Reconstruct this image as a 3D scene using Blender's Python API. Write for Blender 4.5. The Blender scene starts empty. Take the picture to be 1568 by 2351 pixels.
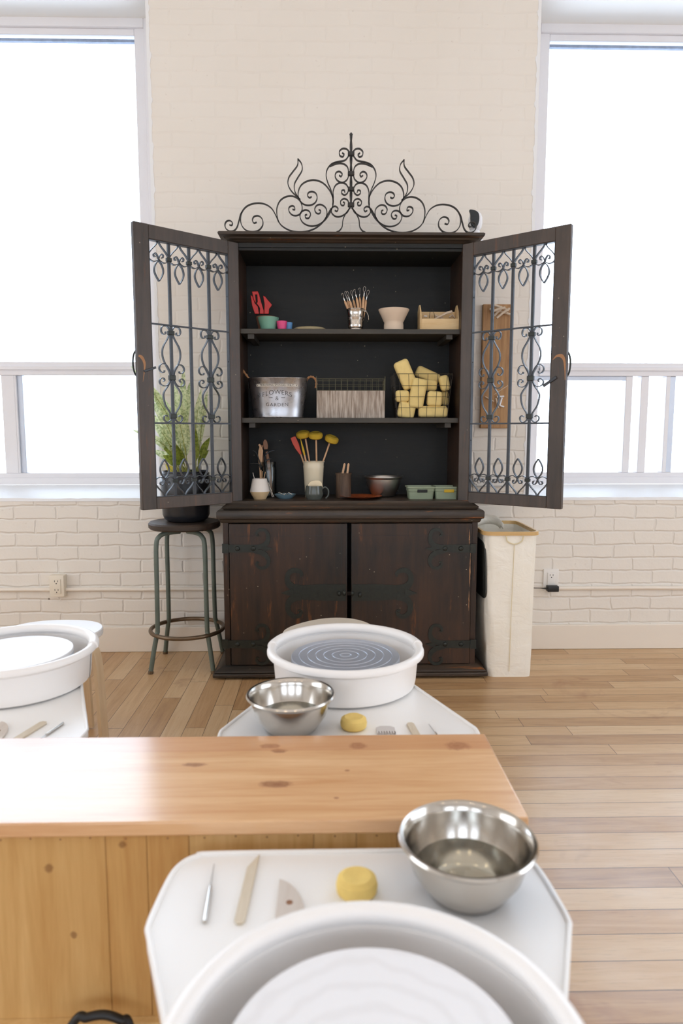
import bpy, bmesh, math, random
from mathutils import Vector, Matrix
random.seed(7)
PI = math.pi
R = math.radians
sc = bpy.context.scene
COL = sc.collection

# ------------------------------------------------------------------ camera, sky, lights, exposure
PITCH, YAW, FPX, EYE = R(6.6), R(1.2), 1567.0, 1.2
cd = bpy.data.cameras.new('camera')
cd.sensor_fit = 'VERTICAL'; cd.sensor_height = 36.0; cd.lens = 36.0 * FPX / 2351.0
cd.dof.use_dof = True; cd.dof.focus_distance = 3.1; cd.dof.aperture_fstop = 3.4
cd.clip_start = 0.02
cam = bpy.data.objects.new('camera', cd); COL.objects.link(cam)
cam.location = (0, 0, EYE); cam.rotation_euler = (PI/2 - PITCH, 0, -YAW)
sc.camera = cam
sc.view_settings.view_transform = 'Standard'
sc.view_settings.look = 'None'
sc.view_settings.gamma = 1
sc.view_settings.exposure = -0.04
sc.cycles.max_bounces = 8
sc.cycles.diffuse_bounces = 5
sc.cycles.glossy_bounces = 4
sc.cycles.transmission_bounces = 6
sc.cycles.transparent_max_bounces = 12
sc.cycles.sample_clamp_indirect = 6.0
sc.cycles.caustics_reflective = False
sc.cycles.caustics_refractive = False
w = bpy.data.worlds.new('overcast_sky'); sc.world = w; w.use_nodes = True
bg = w.node_tree.nodes['Background']
bg.inputs[0].default_value = (0.81, 0.95, 1.13, 1); bg.inputs[1].default_value = 6.0

def area(name, loc, rot, sx, sy, power, color):
    l = bpy.data.lights.new(name, 'AREA'); l.shape = 'RECTANGLE'; l.size = sx; l.size_y = sy
    l.energy = power; l.color = color
    o = bpy.data.objects.new(name, l); COL.objects.link(o); o.location = loc; o.rotation_euler = rot
    return o
# area lights added as room fill, in place of unmodelled windows behind and beside
for wx in (-2.6, 0.0, 2.6):
    area('daylight_fill', (wx, -4.42, 1.8), (R(90), 0, 0), 1.7, 2.2, 33, (0.84, 0.985, 1.2))
area('daylight_fill', (-4.42, 1.0, 1.8), (R(90), 0, R(-90)), 2.6, 2.2, 50, (0.91, 0.985, 1.08))
area('daylight_fill', (4.42, 1.0, 1.8), (R(90), 0, R(90)), 2.6, 2.2, 50, (0.87, 0.985, 1.15))
# ceiling bulbs of the room
for bx in (-2.2, -0.7, 0.8, 2.3):
    for by in (-1.6, 0.6):
        l = bpy.data.lights.new('ceiling_bulb', 'POINT'); l.energy = 3; l.color = (1.0, 0.80, 0.58); l.shadow_soft_size = 0.045
        o = bpy.data.objects.new('ceiling_bulb', l); COL.objects.link(o); o.location = (bx, by, 3.3)

# ------------------------------------------------------------------ photo measurements -> world points
def ray(px, py):
    u = (px - 784)/FPX; v = -(py - 1175.5)/FPX
    yf = math.cos(PITCH) + v*math.sin(PITCH); z = -math.sin(PITCH) + v*math.cos(PITCH)
    return Vector((u*math.cos(YAW) + yf*math.sin(YAW), -u*math.sin(YAW) + yf*math.cos(YAW), z))
def atY(px, py, Y):
    d = ray(px, py); t = Y/d.y
    return Vector((d.x*t, Y, EYE + d.z*t))
def atZ(px, py, Z):
    d = ray(px, py); t = (Z - EYE)/d.z
    return Vector((d.x*t, d.y*t, Z))

# ------------------------------------------------------------------ mesh builder
def catmull(P, n=6, closed=False):
    P = [Vector(p) for p in P]; out = []
    N = len(P)
    if N < 3: return P
    rng = range(N if closed else N - 1)
    for i in rng:
        p1 = P[i]; p2 = P[(i+1) % N]
        p0 = P[i-1] if (i > 0 or closed) else p1*2 - p2
        p3 = P[(i+2) % N] if (i + 2 < N or closed) else p2*2 - p1
        for k in range(n):
            t = k/n
            out.append(0.5*((2*p1) + (p2 - p0)*t + (2*p0 - 5*p1 + 4*p2 - p3)*t*t + (3*p1 - p0 - 3*p2 + p3)*t*t*t))
    if not closed: out.append(P[-1])
    return out

class MB:
    def __init__(s): s.v = []; s.f = []
    def add(s, V, F, M=None):
        o = len(s.v)
        s.v += [(M @ Vector(p)) if M else Vector(p) for p in V]
        s.f += [tuple(i + o for i in f) for f in F]
        return s
    def box(s, x0, x1, y0, y1, z0, z1, M=None):
        V = [(x, y, z) for z in (z0, z1) for y in (y0, y1) for x in (x0, x1)]
        return s.add(V, [(0,2,3,1),(4,5,7,6),(0,1,5,4),(2,6,7,3),(0,4,6,2),(1,3,7,5)], M)
    def frustum(s, b, t, z0, z1, M=None):   # b,t = (x0,x1,y0,y1)
        V = [(x, y, z0) for y in b[2:] for x in b[:2]] + [(x, y, z1) for y in t[2:] for x in t[:2]]
        return s.add(V, [(0,2,3,1),(4,5,7,6),(0,1,5,4),(2,6,7,3),(0,4,6,2),(1,3,7,5)], M)
    def rbox(s, c, size, r, M=None, seg=3):
        bm = bmesh.new(); bmesh.ops.create_cube(bm, size=1)
        for v in bm.verts: v.co = Vector((v.co.x*size[0], v.co.y*size[1], v.co.z*size[2]))
        bmesh.ops.bevel(bm, geom=bm.edges[:], offset=r, segments=seg, affect='EDGES', profile=0.5)
        T = Matrix.Translation(Vector(c)) @ (M if M else Matrix())
        bm.verts.index_update()
        s.add([v.co.copy() for v in bm.verts], [tuple(v.index for v in f.verts) for f in bm.faces], T); bm.free()
        return s
    def tube(s, P, r, n=8, closed=False, M=None, cap=True):
        P = [Vector(p) for p in P]; N = len(P)
        rs = r if isinstance(r, (list, tuple)) else [r]*N
        V = []; F = []; up = None
        for i in range(N):
            if closed: t = P[(i+1) % N] - P[i-1]
            else: t = P[min(i+1, N-1)] - P[max(i-1, 0)]
            t.normalize()
            if up is None:
                a = Vector((0,0,1)) if abs(t.z) < 0.9 else Vector((1,0,0))
                up = (a - t*a.dot(t)).normalized()
            else: up = (up - t*up.dot(t)).normalized()
            b = t.cross(up)
            for k in range(n):
                a = 2*PI*k/n + PI/n
                V.append(P[i] + (up*math.cos(a) + b*math.sin(a))*rs[i])
        for i in range(N if closed else N-1):
            for k in range(n):
                j = (i+1) % N
                F.append((i*n+k, i*n+(k+1) % n, j*n+(k+1) % n, j*n+k))
        if cap and not closed:
            F.append(tuple(range(n))[::-1]); F.append(tuple((N-1)*n+k for k in range(n)))
        return s.add(V, F, M)
    def lathe(s, prof, c=(0,0,0), n=48, a0=0.0, a1=2*PI, M=None, sx=1.0, sy=1.0, closed_prof=False, cap=None):
        full = abs(a1 - a0 - 2*PI) < 1e-6
        m = n if full else n + 1
        V = []; F = []; L = len(prof)
        for k in range(m):
            a = a0 + (a1 - a0)*k/n
            for (r, z) in prof: V.append((c[0] + r*sx*math.cos(a), c[1] + r*sy*math.sin(a), c[2] + z))
        for k in range(n):
            j = (k+1) % m
            for i in range(L if closed_prof else L-1):
                i2 = (i+1) % L
                F.append((k*L+i, j*L+i, j*L+i2, k*L+i2))
        if not full and cap:
            F.append(tuple(cap)); F.append(tuple((m-1)*L+i for i in cap)[::-1])
        return s.add(V, F, M)
    def ribbon(s, P, t, y0, y1, closed=False, M=None):   # flat bar standing in the XZ plane; P = (x, z)
        P = [Vector((p[0], p[1])) for p in P]; N = len(P)
        ts = t if isinstance(t, (list, tuple)) else [t]*N
        V = []; F = []
        for i in range(N):
            if closed: d = P[(i+1) % N] - P[i-1]
            else: d = P[min(i+1, N-1)] - P[max(i-1, 0)]
            if d.length < 1e-9: d = Vector((1, 0))
            d.normalize(); nn = Vector((-d.y, d.x))*ts[i]/2
            a = P[i] + nn; b = P[i] - nn
            V += [(a.x, y0, a.y), (a.x, y1, a.y), (b.x, y1, b.y), (b.x, y0, b.y)]
        for i in range(N if closed else N-1):
            j = (i+1) % N
            for k in range(4): F.append((i*4+k, i*4+(k+1) % 4, j*4+(k+1) % 4, j*4+k))
        if not closed: F.append((0,1,2,3)); F.append(tuple((N-1)*4+k for k in (3,2,1,0)))
        return s.add(V, F, M)
    def prism(s, P, z0, z1, M=None, P2=None):   # outline (x, y) from z0 to z1
        N = len(P); P2 = P2 or P
        V = [(p[0], p[1], z0) for p in P] + [(p[0], p[1], z1) for p in P2]
        F = [tuple(range(N))[::-1], tuple(range(N, 2*N))] + [(i, (i+1) % N, N+(i+1) % N, N+i) for i in range(N)]
        return s.add(V, F, M)
    def prismy(s, P, y0, y1, M=None):          # outline (x, z) from y0 to y1
        N = len(P)
        V = [(p[0], y0, p[1]) for p in P] + [(p[0], y1, p[1]) for p in P]
        F = [tuple(range(N)), tuple(range(N, 2*N))[::-1]] + [(i, (i+1) % N, N+(i+1) % N, N+i) for i in range(N)]
        return s.add(V, F, M)
    def build(s, name, mat, parent=None, smooth=True, bevel=0.0, label=None, origin=None, seg=2, recalc=True):
        if parent is not None: inv = world_of(parent).inverted()
        else:
            if origin is None:
                xs = [p.x for p in s.v]; ys = [p.y for p in s.v]; zs = [p.z for p in s.v]
                origin = ((min(xs)+max(xs))/2, (min(ys)+max(ys))/2, min(zs))
            inv = Matrix.Translation(-Vector(origin))
        me = bpy.data.meshes.new(name)
        me.from_pydata([inv @ p for p in s.v], [], s.f)
        bm = bmesh.new(); bm.from_mesh(me)
        if recalc: bmesh.ops.recalc_face_normals(bm, faces=bm.faces[:])
        if smooth:
            for f in bm.faces: f.smooth = True
            for e in bm.edges:
                if len(e.link_faces) == 2 and e.calc_face_angle(0) > R(38): e.smooth = False
        bm.to_mesh(me); bm.free()
        me.materials.append(mat)
        o = bpy.data.objects.new(name, me); COL.objects.link(o)
        if parent is not None: o.parent = parent
        else: o.location = origin
        if bevel:
            m = o.modifiers.new('bevel', 'BEVEL'); m.width = bevel; m.segments = seg; m.limit_method = 'ANGLE'; m.angle_limit = R(40)
        if label: o['label'] = label
        return o
def world_of(o):
    m = o.matrix_basis.copy()
    while o.parent is not None:
        o = o.parent; m = o.matrix_basis @ m
    return m
def thing(name, label, cat, loc=(0,0,0), rz=0.0, group=None):
    o = bpy.data.objects.new(name, None); COL.objects.link(o)
    o.location = loc; o.rotation_euler = (0, 0, rz); o.empty_display_size = 0.05
    o['label'] = label; o['category'] = cat
    if group: o['group'] = group
    return o
def tag(o, label, cat, group=None):
    o['label'] = label; o['category'] = cat
    if group: o['group'] = group
    return o
def struct(o): o['kind'] = 'structure'; return o
def copy_thing(o, loc, rz, label, parent=None):
    c = o.copy(); COL.objects.link(c); c.parent = parent
    if parent is None:
        c.location = loc; c.rotation_euler = (0, 0, rz)
        if label: c['label'] = label
    for ch in list(o.children): copy_thing(ch, None, None, None, c)
    return c
def ell(cx, cy, rx, ry, n=32, a0=0.0): return [(cx + rx*math.cos(a0+2*PI*k/n), cy + ry*math.sin(a0+2*PI*k/n)) for k in range(n)]

# ------------------------------------------------------------------ materials
class NT:
    def __init__(s, name):
        s.m = bpy.data.materials.new(name); s.m.use_nodes = True; s.t = s.m.node_tree; s.n = s.t.nodes
        s.b = s.n['Principled BSDF']
    def node(s, typ, **kw):
        n = s.n.new(typ)
        for k, v in kw.items():
            if k.startswith('i_'):
                key = k[2:]; n.inputs[int(key) if key.isdigit() else key.replace('_', ' ')].default_value = v
            else: setattr(n, k, v)
        return n
    def L(s, a, b): s.t.links.new(a, b)
    def coords(s): return s.node('ShaderNodeTexCoord').outputs['Object']
    def mapv(s, vec, scale=(1,1,1), loc=(0,0,0), rot=(0,0,0)):
        m = s.node('ShaderNodeMapping'); s.L(vec, m.inputs[0]); m.inputs['Scale'].default_value = scale
        m.inputs['Location'].default_value = loc; m.inputs['Rotation'].default_value = rot
        return m.outputs[0]
    def noise(s, vec, scale, detail=4, rough=0.55, dist=0.0):
        n = s.node('ShaderNodeTexNoise'); s.L(vec, n.inputs['Vector']); n.inputs['Scale'].default_value = scale
        n.inputs['Detail'].default_value = detail; n.inputs['Roughness'].default_value = rough; n.inputs['Distortion'].default_value = dist
        return n.outputs['Fac']
    def ramp(s, fac, stops):
        r = s.node('ShaderNodeValToRGB'); s.L(fac, r.inputs[0]); e = r.color_ramp.elements
        while len(e) < len(stops): e.new(0.5)
        for i, (p, c) in enumerate(stops): e[i].position = p; e[i].color = (*c, 1) if len(c) == 3 else c
        return r.outputs[0]
    def g(s, fac, a, b): return s.ramp(fac, [(a, (0,0,0)), (b, (1,1,1))])
    def mix(s, fac, a, b, mode='MIX'):
        m = s.node('ShaderNodeMix', data_type='RGBA', blend_type=mode)
        for sock, v in ((m.inputs[0], fac), (m.inputs[6], a), (m.inputs[7], b)):
            if hasattr(v, 'links') or hasattr(v, 'is_linked'): s.L(v, sock)
            elif isinstance(v, (int, float)): sock.default_value = v
            else: sock.default_value = (*v, 1)
        return m.outputs[2]
    def math(s, op, a, b=0.0, c=None):
        m = s.node('ShaderNodeMath', operation=op)
        for i, v in enumerate((a, b) if c is None else (a, b, c)):
            if hasattr(v, 'is_linked'): s.L(v, m.inputs[i])
            else: m.inputs[i].default_value = v
        return m.outputs[0]
    def bump(s, h, strength=0.3, dist=0.01):
        b = s.node('ShaderNodeBump'); s.L(h, b.inputs['Height']); b.inputs['Strength'].default_value = strength; b.inputs['Distance'].default_value = dist
        s.L(b.outputs[0], s.b.inputs['Normal'])
    def fin(s, col=None, rough=0.5, metal=0.0, spec=0.5, **kw):
        if col is not None:
            if hasattr(col, 'is_linked'): s.L(col, s.b.inputs['Base Color'])
            else: s.b.inputs['Base Color'].default_value = (*col, 1)
        if hasattr(rough, 'is_linked'): s.L(rough, s.b.inputs['Roughness'])
        else: s.b.inputs['Roughness'].default_value = rough
        s.b.inputs['Metallic'].default_value = metal
        s.b.inputs['Specular IOR Level'].default_value = spec
        for k, v in kw.items(): s.b.inputs[k.replace('_', ' ')].default_value = v
        return s.m
def hexc(r, g, b):   # sRGB 0-255 -> linear
    f = lambda c: (c/255/12.92) if c/255 <= 0.04045 else ((c/255+0.055)/1.055)**2.4
    return (f(r), f(g), f(b))
def plain(name, col, rough=0.5, metal=0.0, spec=0.5, var=0.12, scale=8, bump=0.0, **kw):
    s = NT(name); v = s.coords(); n = s.noise(v, scale)
    c = s.mix(n, tuple(x*(1-var) for x in col), tuple(min(1, x*(1+var)) for x in col))
    if bump: s.bump(s.noise(v, scale*12, 3), bump, 0.002)
    return s.fin(c, rough, metal, spec, **kw)
def wood(name, c1, c2, axis='z', scale=1.0, rough=0.5, stretch=9, spec=0.5, knots=None, bump=0.1, strip=None):
    s = NT(name); v = s.coords()
    sc3 = {'x': (1, stretch, stretch), 'y': (stretch, 1, stretch), 'z': (stretch, stretch, 1)}[axis]
    vv = s.mapv(v, tuple(k*scale for k in sc3))
    n1 = s.noise(vv, 2.2, 5, 0.6, 0.6); n2 = s.noise(vv, 12, 3, 0.6)
    f = s.math('ADD', s.math('MULTIPLY', n1, 0.75), s.math('MULTIPLY', n2, 0.25))
    c = s.mix(s.g(f, 0.32, 0.68), c1, c2)
    if knots:
        for (kx, ky, kz, ra, rb, dark) in knots:
            d = s.node('ShaderNodeVectorMath', operation='DISTANCE')
            sz = {'x': (1/ra, 1/rb, 1/rb), 'y': (1/rb, 1/ra, 1/rb), 'z': (1/rb, 1/rb, 1/ra)}[axis]
            pv = s.mapv(v, sz); s.L(pv, d.inputs[0]); d.inputs[1].default_value = (kx*sz[0], ky*sz[1], kz*sz[2])
            dd = s.math('ADD', d.outputs['Value'], s.math('MULTIPLY', s.math('SUBTRACT', s.noise(v, 60, 2), 0.5), 0.9))
            k = s.ramp(dd, [(0.0, (1,1,1)), (0.35, (0.75,0.75,0.75)), (0.55, (0.9,0.9,0.9)), (1.0, (0,0,0))])
            c = s.mix(s.math('MULTIPLY', k, 0.7), c, dark)
    if strip is not None:     # a redder board glued along one edge
        sp = s.node('ShaderNodeSeparateXYZ'); s.L(v, sp.inputs[0])
        c = s.mix(s.math('MULTIPLY', s.math('GREATER_THAN', sp.outputs[1], strip), 0.45), c, hexc(196, 136, 96))
    if bump: s.bump(n2, bump, 0.001)
    return s.fin(c, rough, 0, spec)

M = {}
# white painted brick
def brick_mat():
    s = NT('painted_brick'); v = s.coords()
    sep = s.node('ShaderNodeSeparateXYZ'); s.L(v, sep.inputs[0])
    nz = s.noise(v, 6, 3); nz2 = s.noise(s.mapv(v, (1,1,1), (5,3,1)), 6, 3)
    cx = s.math('ADD', sep.outputs[0], s.math('MULTIPLY', s.math('SUBTRACT', nz, 0.5), 0.05))
    cz = s.math('ADD', sep.outputs[2], s.math('MULTIPLY', s.math('SUBTRACT', nz2, 0.5), 0.03))
    cmb = s.node('ShaderNodeCombineXYZ'); s.L(cx, cmb.inputs[0]); s.L(cz, cmb.inputs[1])
    b = s.node('ShaderNodeTexBrick'); s.L(cmb.outputs[0], b.inputs['Vector'])
    b.inputs['Scale'].default_value = 1.0; b.inputs['Brick Width'].default_value = 0.225; b.inputs['Row Height'].default_value = 0.0735
    b.inputs['Mortar Size'].default_value = 0.009; b.inputs['Mortar Smooth'].default_value = 1.0; b.inputs['Bias'].default_value = 0
    b.inputs['Color1'].default_value = (0,0,0,1); b.inputs['Color2'].default_value = (1,1,1,1)
    rnd = s.math('MULTIPLY', b.outputs['Color'], 0.35)
    lump = s.noise(v, 22, 4, 0.6)
    # relief is stronger low on the wall
    lowm = s.node('ShaderNodeMapRange'); s.L(sep.outputs[2], lowm.inputs[0]); lowm.inputs[1].default_value = 1.9; lowm.inputs[2].default_value = 0.7
    lowm.inputs[3].default_value = 0.16; lowm.inputs[4].default_value = 0.75
    h = s.math('SUBTRACT', s.math('ADD', rnd, s.math('MULTIPLY', lump, 0.55)), s.math('MULTIPLY', b.outputs['Fac'], 1.15))
    h = s.math('MULTIPLY', h, lowm.outputs[0])
    s.bump(h, 0.55, 0.008)
    c = s.mix(s.noise(v, 1.4, 2), hexc(232, 224, 212), hexc(240, 234, 225))
    pits = s.node('ShaderNodeTexVoronoi'); s.L(v, pits.inputs['Vector']); pits.inputs['Scale'].default_value = 3.2
    pf = s.ramp(pits.outputs['Distance'], [(0.0, (1,1,1)), (0.018, (1,1,1)), (0.026, (0,0,0))])
    c = s.mix(s.math('MULTIPLY', pf, 0.8), c, (0.12, 0.10, 0.08))
    spk = s.math('MULTIPLY', s.g(s.noise(v, 34, 2, 0.5), 0.70, 0.78), 0.35)
    c = s.mix(spk, c, hexc(190, 175, 158))
    c = s.mix(s.math('MULTIPLY', b.outputs['Fac'], 0.05), c, hexc(205, 190, 172))
    return s.fin(c, 0.5, 0, 0.35)
M['brick'] = brick_mat()
M['white_paint'] = plain('white_paint', hexc(238, 235, 230), 0.45, var=0.02, scale=3)
M['sill_paint'] = plain('sill_paint', hexc(240, 240, 240), 0.5, var=0.03, scale=9, bump=0.25)
M['board_paint'] = plain('board_paint', hexc(238, 228, 214), 0.4, var=0.02, scale=2)
M['pvc'] = plain('window_plastic', hexc(236, 234, 236), 0.35, var=0.02)
M['seal'] = plain('window_seal', hexc(150, 165, 190), 0.6, var=0.4, scale=30)
M['alu'] = plain('window_aluminium', hexc(205, 212, 224), 0.35, 0.3, var=0.1)

def floor_mat():
    s = NT('floor_boards'); v = s.coords()
    sep = s.node('ShaderNodeSeparateXYZ'); s.L(v, sep.inputs[0]); X, Y = sep.outputs[0], sep.outputs[1]
    isleft = s.math('LESS_THAN', X, 0.30)
    def swap(a, b):   # left part: boards run towards the wall; right part: along it
        return s.math('ADD', s.math('MULTIPLY', isleft, a), s.math('MULTIPLY', s.math('SUBTRACT', 1.0, isleft), b))
    u = swap(Y, X); q = swap(X, Y)
    row = s.math('FLOOR', s.math('DIVIDE', q, 0.0835))
    wn = s.node('ShaderNodeTexWhiteNoise', noise_dimensions='1D'); s.L(row, wn.inputs['W'])
    u2 = s.math('ADD', u, s.math('MULTIPLY', wn.outputs['Value'], 1.7))
    cmb = s.node('ShaderNodeCombineXYZ'); s.L(u2, cmb.inputs[0]); s.L(q, cmb.inputs[1])
    b = s.node('ShaderNodeTexBrick'); s.L(cmb.outputs[0], b.inputs['Vector']); b.offset = 0.0
    b.inputs['Scale'].default_value = 1.0; b.inputs['Brick Width'].default_value = 0.95; b.inputs['Row Height'].default_value = 0.0835
    b.inputs['Mortar Size'].default_value = 0.0011; b.inputs['Mortar Smooth'].default_value = 0.3; b.inputs['Bias'].default_value = 0
    b.inputs['Color1'].default_value = (0,0,0,1); b.inputs['Color2'].default_value = (1,1,1,1)
    rnd = b.outputs['Color']
    off = s.node('ShaderNodeCombineXYZ'); s.L(s.math('MULTIPLY', u2, 1.3), off.inputs[0]); s.L(s.math('MULTIPLY', q, 16), off.inputs[1]); s.L(s.math('MULTIPLY', rnd, 40), off.inputs[2])
    g = s.noise(off.outputs[0], 2.0, 5, 0.62, 1.0)
    f = s.math('ADD', s.math('MULTIPLY', rnd, 0.42), s.math('MULTIPLY', g, 0.58))
    c = s.ramp(f, [(0.18, hexc(158, 120, 82)), (0.36, hexc(186, 146, 102)), (0.55, hexc(202, 165, 121)), (0.8, hexc(216, 186, 146))])
    st = s.g(s.noise(v, 2.6, 4, 0.6, 0.8), 0.60, 0.72)
    c = s.mix(s.math('MULTIPLY', st, 0.55), c, hexc(140, 82, 50))
    fine = s.g(s.noise(s.mapv(off.outputs[0], (3, 4, 1)), 3.0, 4, 0.7), 0.55, 0.75)
    c = s.mix(s.math('MULTIPLY', fine, 0.35), c, hexc(120, 76, 44))
    c = s.mix(b.outputs['Fac'], c, (0.035, 0.02, 0.012))
    rg = s.ramp(s.noise(v, 5, 3), [(0.3, (0.30,)*3), (0.7, (0.42,)*3)])
    s.bump(s.math('SUBTRACT', s.math('MULTIPLY', g, 0.2), s.math('MULTIPLY', b.outputs['Fac'], 0.8)), 0.25, 0.002)
    return s.fin(c, rg, 0, 0.75)
M['floor'] = floor_mat()
M['ceiling'] = plain('ceiling_paint', hexc(235, 232, 228), 0.7, var=0.02)
def glass_mat(name, tint=(1,1,1), refl=0.06):
    s = NT(name); s.n.remove(s.b)
    tr = s.node('ShaderNodeBsdfTransparent'); tr.inputs[0].default_value = (*tint, 1)
    gl = s.node('ShaderNodeBsdfGlossy'); gl.inputs['Roughness'].default_value = 0.02
    lw = s.node('ShaderNodeLayerWeight'); lw.inputs[0].default_value = 0.25
    mx = s.node('ShaderNodeMixShader'); s.L(s.math('ADD', s.math('MULTIPLY', lw.outputs['Fresnel'], 0.8), refl), mx.inputs[0])
    s.L(tr.outputs[0], mx.inputs[1]); s.L(gl.outputs[0], mx.inputs[2]); s.L(mx.outputs[0], s.n['Material Output'].inputs[0])
    return s.m
M['pane'] = glass_mat('window_glass', (0.98, 0.99, 1.0), 0.0)
M['jar'] = glass_mat('jar_glass', (0.93, 0.96, 0.95), 0.03)
M['water'] = glass_mat('water', (0.93, 0.94, 0.90), 0.02)

def old_wood(name, c1, c2, axis='z', wear=0.5, rough=0.42):
    s = NT(name); v = s.coords()
    sc3 = {'x': (1, 10, 10), 'y': (10, 1, 10), 'z': (10, 10, 1)}[axis]
    vv = s.mapv(v, sc3); n1 = s.noise(vv, 3, 6, 0.65, 0.4); n2 = s.noise(vv, 14, 3)
    big = s.noise(v, 2.3, 3)
    f = s.math('ADD', s.math('MULTIPLY', n1, 0.5), s.math('MULTIPLY', big, 0.5))
    c = s.mix(s.g(f, 0.36, 0.64), c1, c2)
    wv = s.mapv(v, tuple(k*0.5 for k in sc3), (3, 1, 2)); wm = s.g(s.noise(wv, 5, 6, 0.7), 0.60, 0.67)
    c = s.mix(s.math('MULTIPLY', wm, wear), c, hexc(150, 88, 42))
    sp = s.node('ShaderNodeTexVoronoi'); s.L(v, sp.inputs['Vector']); sp.inputs['Scale'].default_value = 26
    sf = s.math('MULTIPLY', s.ramp(sp.outputs['Distance'], [(0, (1,1,1)), (0.05, (1,1,1)), (0.075, (0,0,0))]), s.g(s.noise(v, 9, 2), 0.5, 0.6))
    c = s.mix(s.math('MULTIPLY', sf, 0.7), c, hexc(190, 175, 150))
    s.bump(s.math('ADD', n2, s.math('MULTIPLY', n1, 0.6)), 0.3, 0.0015)
    return s.fin(c, rough, 0, 0.4)
M['cab'] = old_wood('dark_stained_wood', hexc(34, 30, 26), hexc(68, 47, 34), 'z', 0.35)
M['cab_h'] = old_wood('dark_stained_moulding', hexc(42, 39, 35), hexc(74, 60, 48), 'x', 0.9)
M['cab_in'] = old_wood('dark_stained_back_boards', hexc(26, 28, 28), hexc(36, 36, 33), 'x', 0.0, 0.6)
M['cab_door'] = old_wood('hazed_dark_wood', hexc(62, 56, 52), hexc(88, 76, 68), 'z', 0.2)  # upper doors: lighting haze put into a lighter copy of the dark wood
M['shelf'] = old_wood('dark_shelf_wood', hexc(50, 48, 43), hexc(74, 68, 58), 'x', 0.15, 0.5)
M['worn'] = plain('worn_bare_wood', hexc(170, 122, 80), 0.55, var=0.3, scale=40)
def iron_mat(name, c, rough=0.38):
    s = NT(name); v = s.coords()
    n = s.noise(v, 60, 4); s.bump(n, 0.25, 0.0015)
    return s.fin(s.mix(n, tuple(x*0.6 for x in c), tuple(x*1.3 for x in c)), rough, 0.35, 0.5)
M['iron'] = iron_mat('wrought_iron', hexc(54, 56, 60))
M['plate'] = iron_mat('hammered_iron_strap', hexc(44, 47, 42), 0.42)
M['crest'] = iron_mat('dark_iron', hexc(56, 54, 52), 0.5)

def bench_mat():
    P = [atZ(620, 1713, .54), atZ(640, 1724, .54), atZ(448, 1756, .54), atZ(634, 1800, .54), atZ(822, 1712, .54), atZ(1050, 1712, .54), atZ(797, 1769, .54), atZ(772, 1832, .54)]
    rr = [(.026,.013),(.020,.011),(.026,.010),(.036,.015),(.022,.018),(.030,.022),(.006,.004),(.006,.004)]
    return P, rr
M['steel'] = plain('brushed_steel', hexc(205, 200, 192), 0.17, 1.0, var=0.05, scale=3)
M['steel_dull'] = plain('satin_steel', hexc(196, 194, 190), 0.34, 1.0, var=0.06, scale=4)
M['galv'] = NT('galvanised_zinc')
_s = M['galv']; _v = _s.coords(); _n = _s.noise(_v, 18, 4)
M['galv'] = _s.fin(_s.mix(_n, hexc(150, 152, 156), hexc(205, 206, 210)), _s.ramp(_n, [(0.3, (0.22,)*3), (0.7, (0.36,)*3)]), 0.95)
M['plastic'] = plain('cream_white_plastic', hexc(247, 245, 242), 0.32, var=0.015, scale=2)
M['basin'] = plain('basin_plastic', hexc(248, 244, 240), 0.38, var=0.015, scale=2)
M['bat'] = NT('plaster_bat'); _s = M['bat']; _v = _s.coords()
_w = _s.node('ShaderNodeTexWave', wave_type='RINGS', rings_direction='Z'); _s.L(_v, _w.inputs['Vector']); _w.inputs['Scale'].default_value = 11; _w.inputs['Distortion'].default_value = 6; _w.inputs['Detail Scale'].default_value = 1.2
_c = _s.mix(_s.math('MULTIPLY', _s.g(_w.outputs['Fac'], 0.5, 1.0), 0.22), hexc(240, 239, 240), hexc(214, 210, 208))
_sp = _s.g(_s.noise(_v, 26, 2), 0.74, 0.78); _c = _s.mix(_s.math('MULTIPLY', _sp, 0.6), _c, hexc(170, 166, 164))
M['bat'] = _s.fin(_c, 0.35)
M['alum'] = plain('wheelhead_aluminium', hexc(196, 202, 214), 0.34, 0.6, var=0.08, scale=12)
M['seat_white'] = plain('white_seat_laminate', hexc(240, 238, 236), 0.3, var=0.02)
M['seat_cream'] = plain('cream_seat_laminate', hexc(226, 214, 196), 0.4, var=0.02)
M['birch'] = wood('birch_plywood', hexc(206, 178, 140), hexc(224, 200, 166), 'z', 1.0, 0.45)
M['ply_edge'] = plain('plywood_edge', hexc(140, 118, 92), 0.6, var=0.2, scale=60)
M['green'] = plain('green_enamel', hexc(96, 106, 96), 0.42, 0.1, var=0.3, scale=14)
M['bronze'] = plain('worn_footring_metal', hexc(116, 98, 78), 0.36, 0.7, var=0.35, scale=12)
M['stoolwood'] = old_wood('weathered_stool_wood', hexc(44, 38, 32), hexc(78, 62, 50), 'x', 0.2, 0.5)
M['pot'] = plain('black_plastic', hexc(34, 36, 40), 0.32, var=0.1)
M['soil'] = plain('soil', hexc(52, 40, 30), 0.9, var=0.4, scale=60, bump=0.5)
def leaf_mat(name, base, dark, amt):
    s = NT(name); v = s.coords()
    n = s.g(s.noise(v, 75, 4, 0.65), 0.46, 0.58)
    c = s.mix(s.math('MULTIPLY', n, amt), base, dark)
    m = s.fin(c, 0.4, 0, 0.4); s.b.inputs['Transmission Weight'].default_value = 0.0
    tl = s.node('ShaderNodeBsdfTranslucent'); s.L(c, tl.inputs[0])
    mx = s.node('ShaderNodeMixShader'); mx.inputs[0].default_value = 0.45
    s.L(s.b.outputs[0], mx.inputs[1]); s.L(tl.outputs[0], mx.inputs[2]); s.L(mx.outputs[0], s.n['Material Output'].inputs[0])
    return m
M['leaf'] = leaf_mat('variegated_leaf', hexc(236, 242, 200), hexc(116, 148, 62), 0.62)
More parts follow.
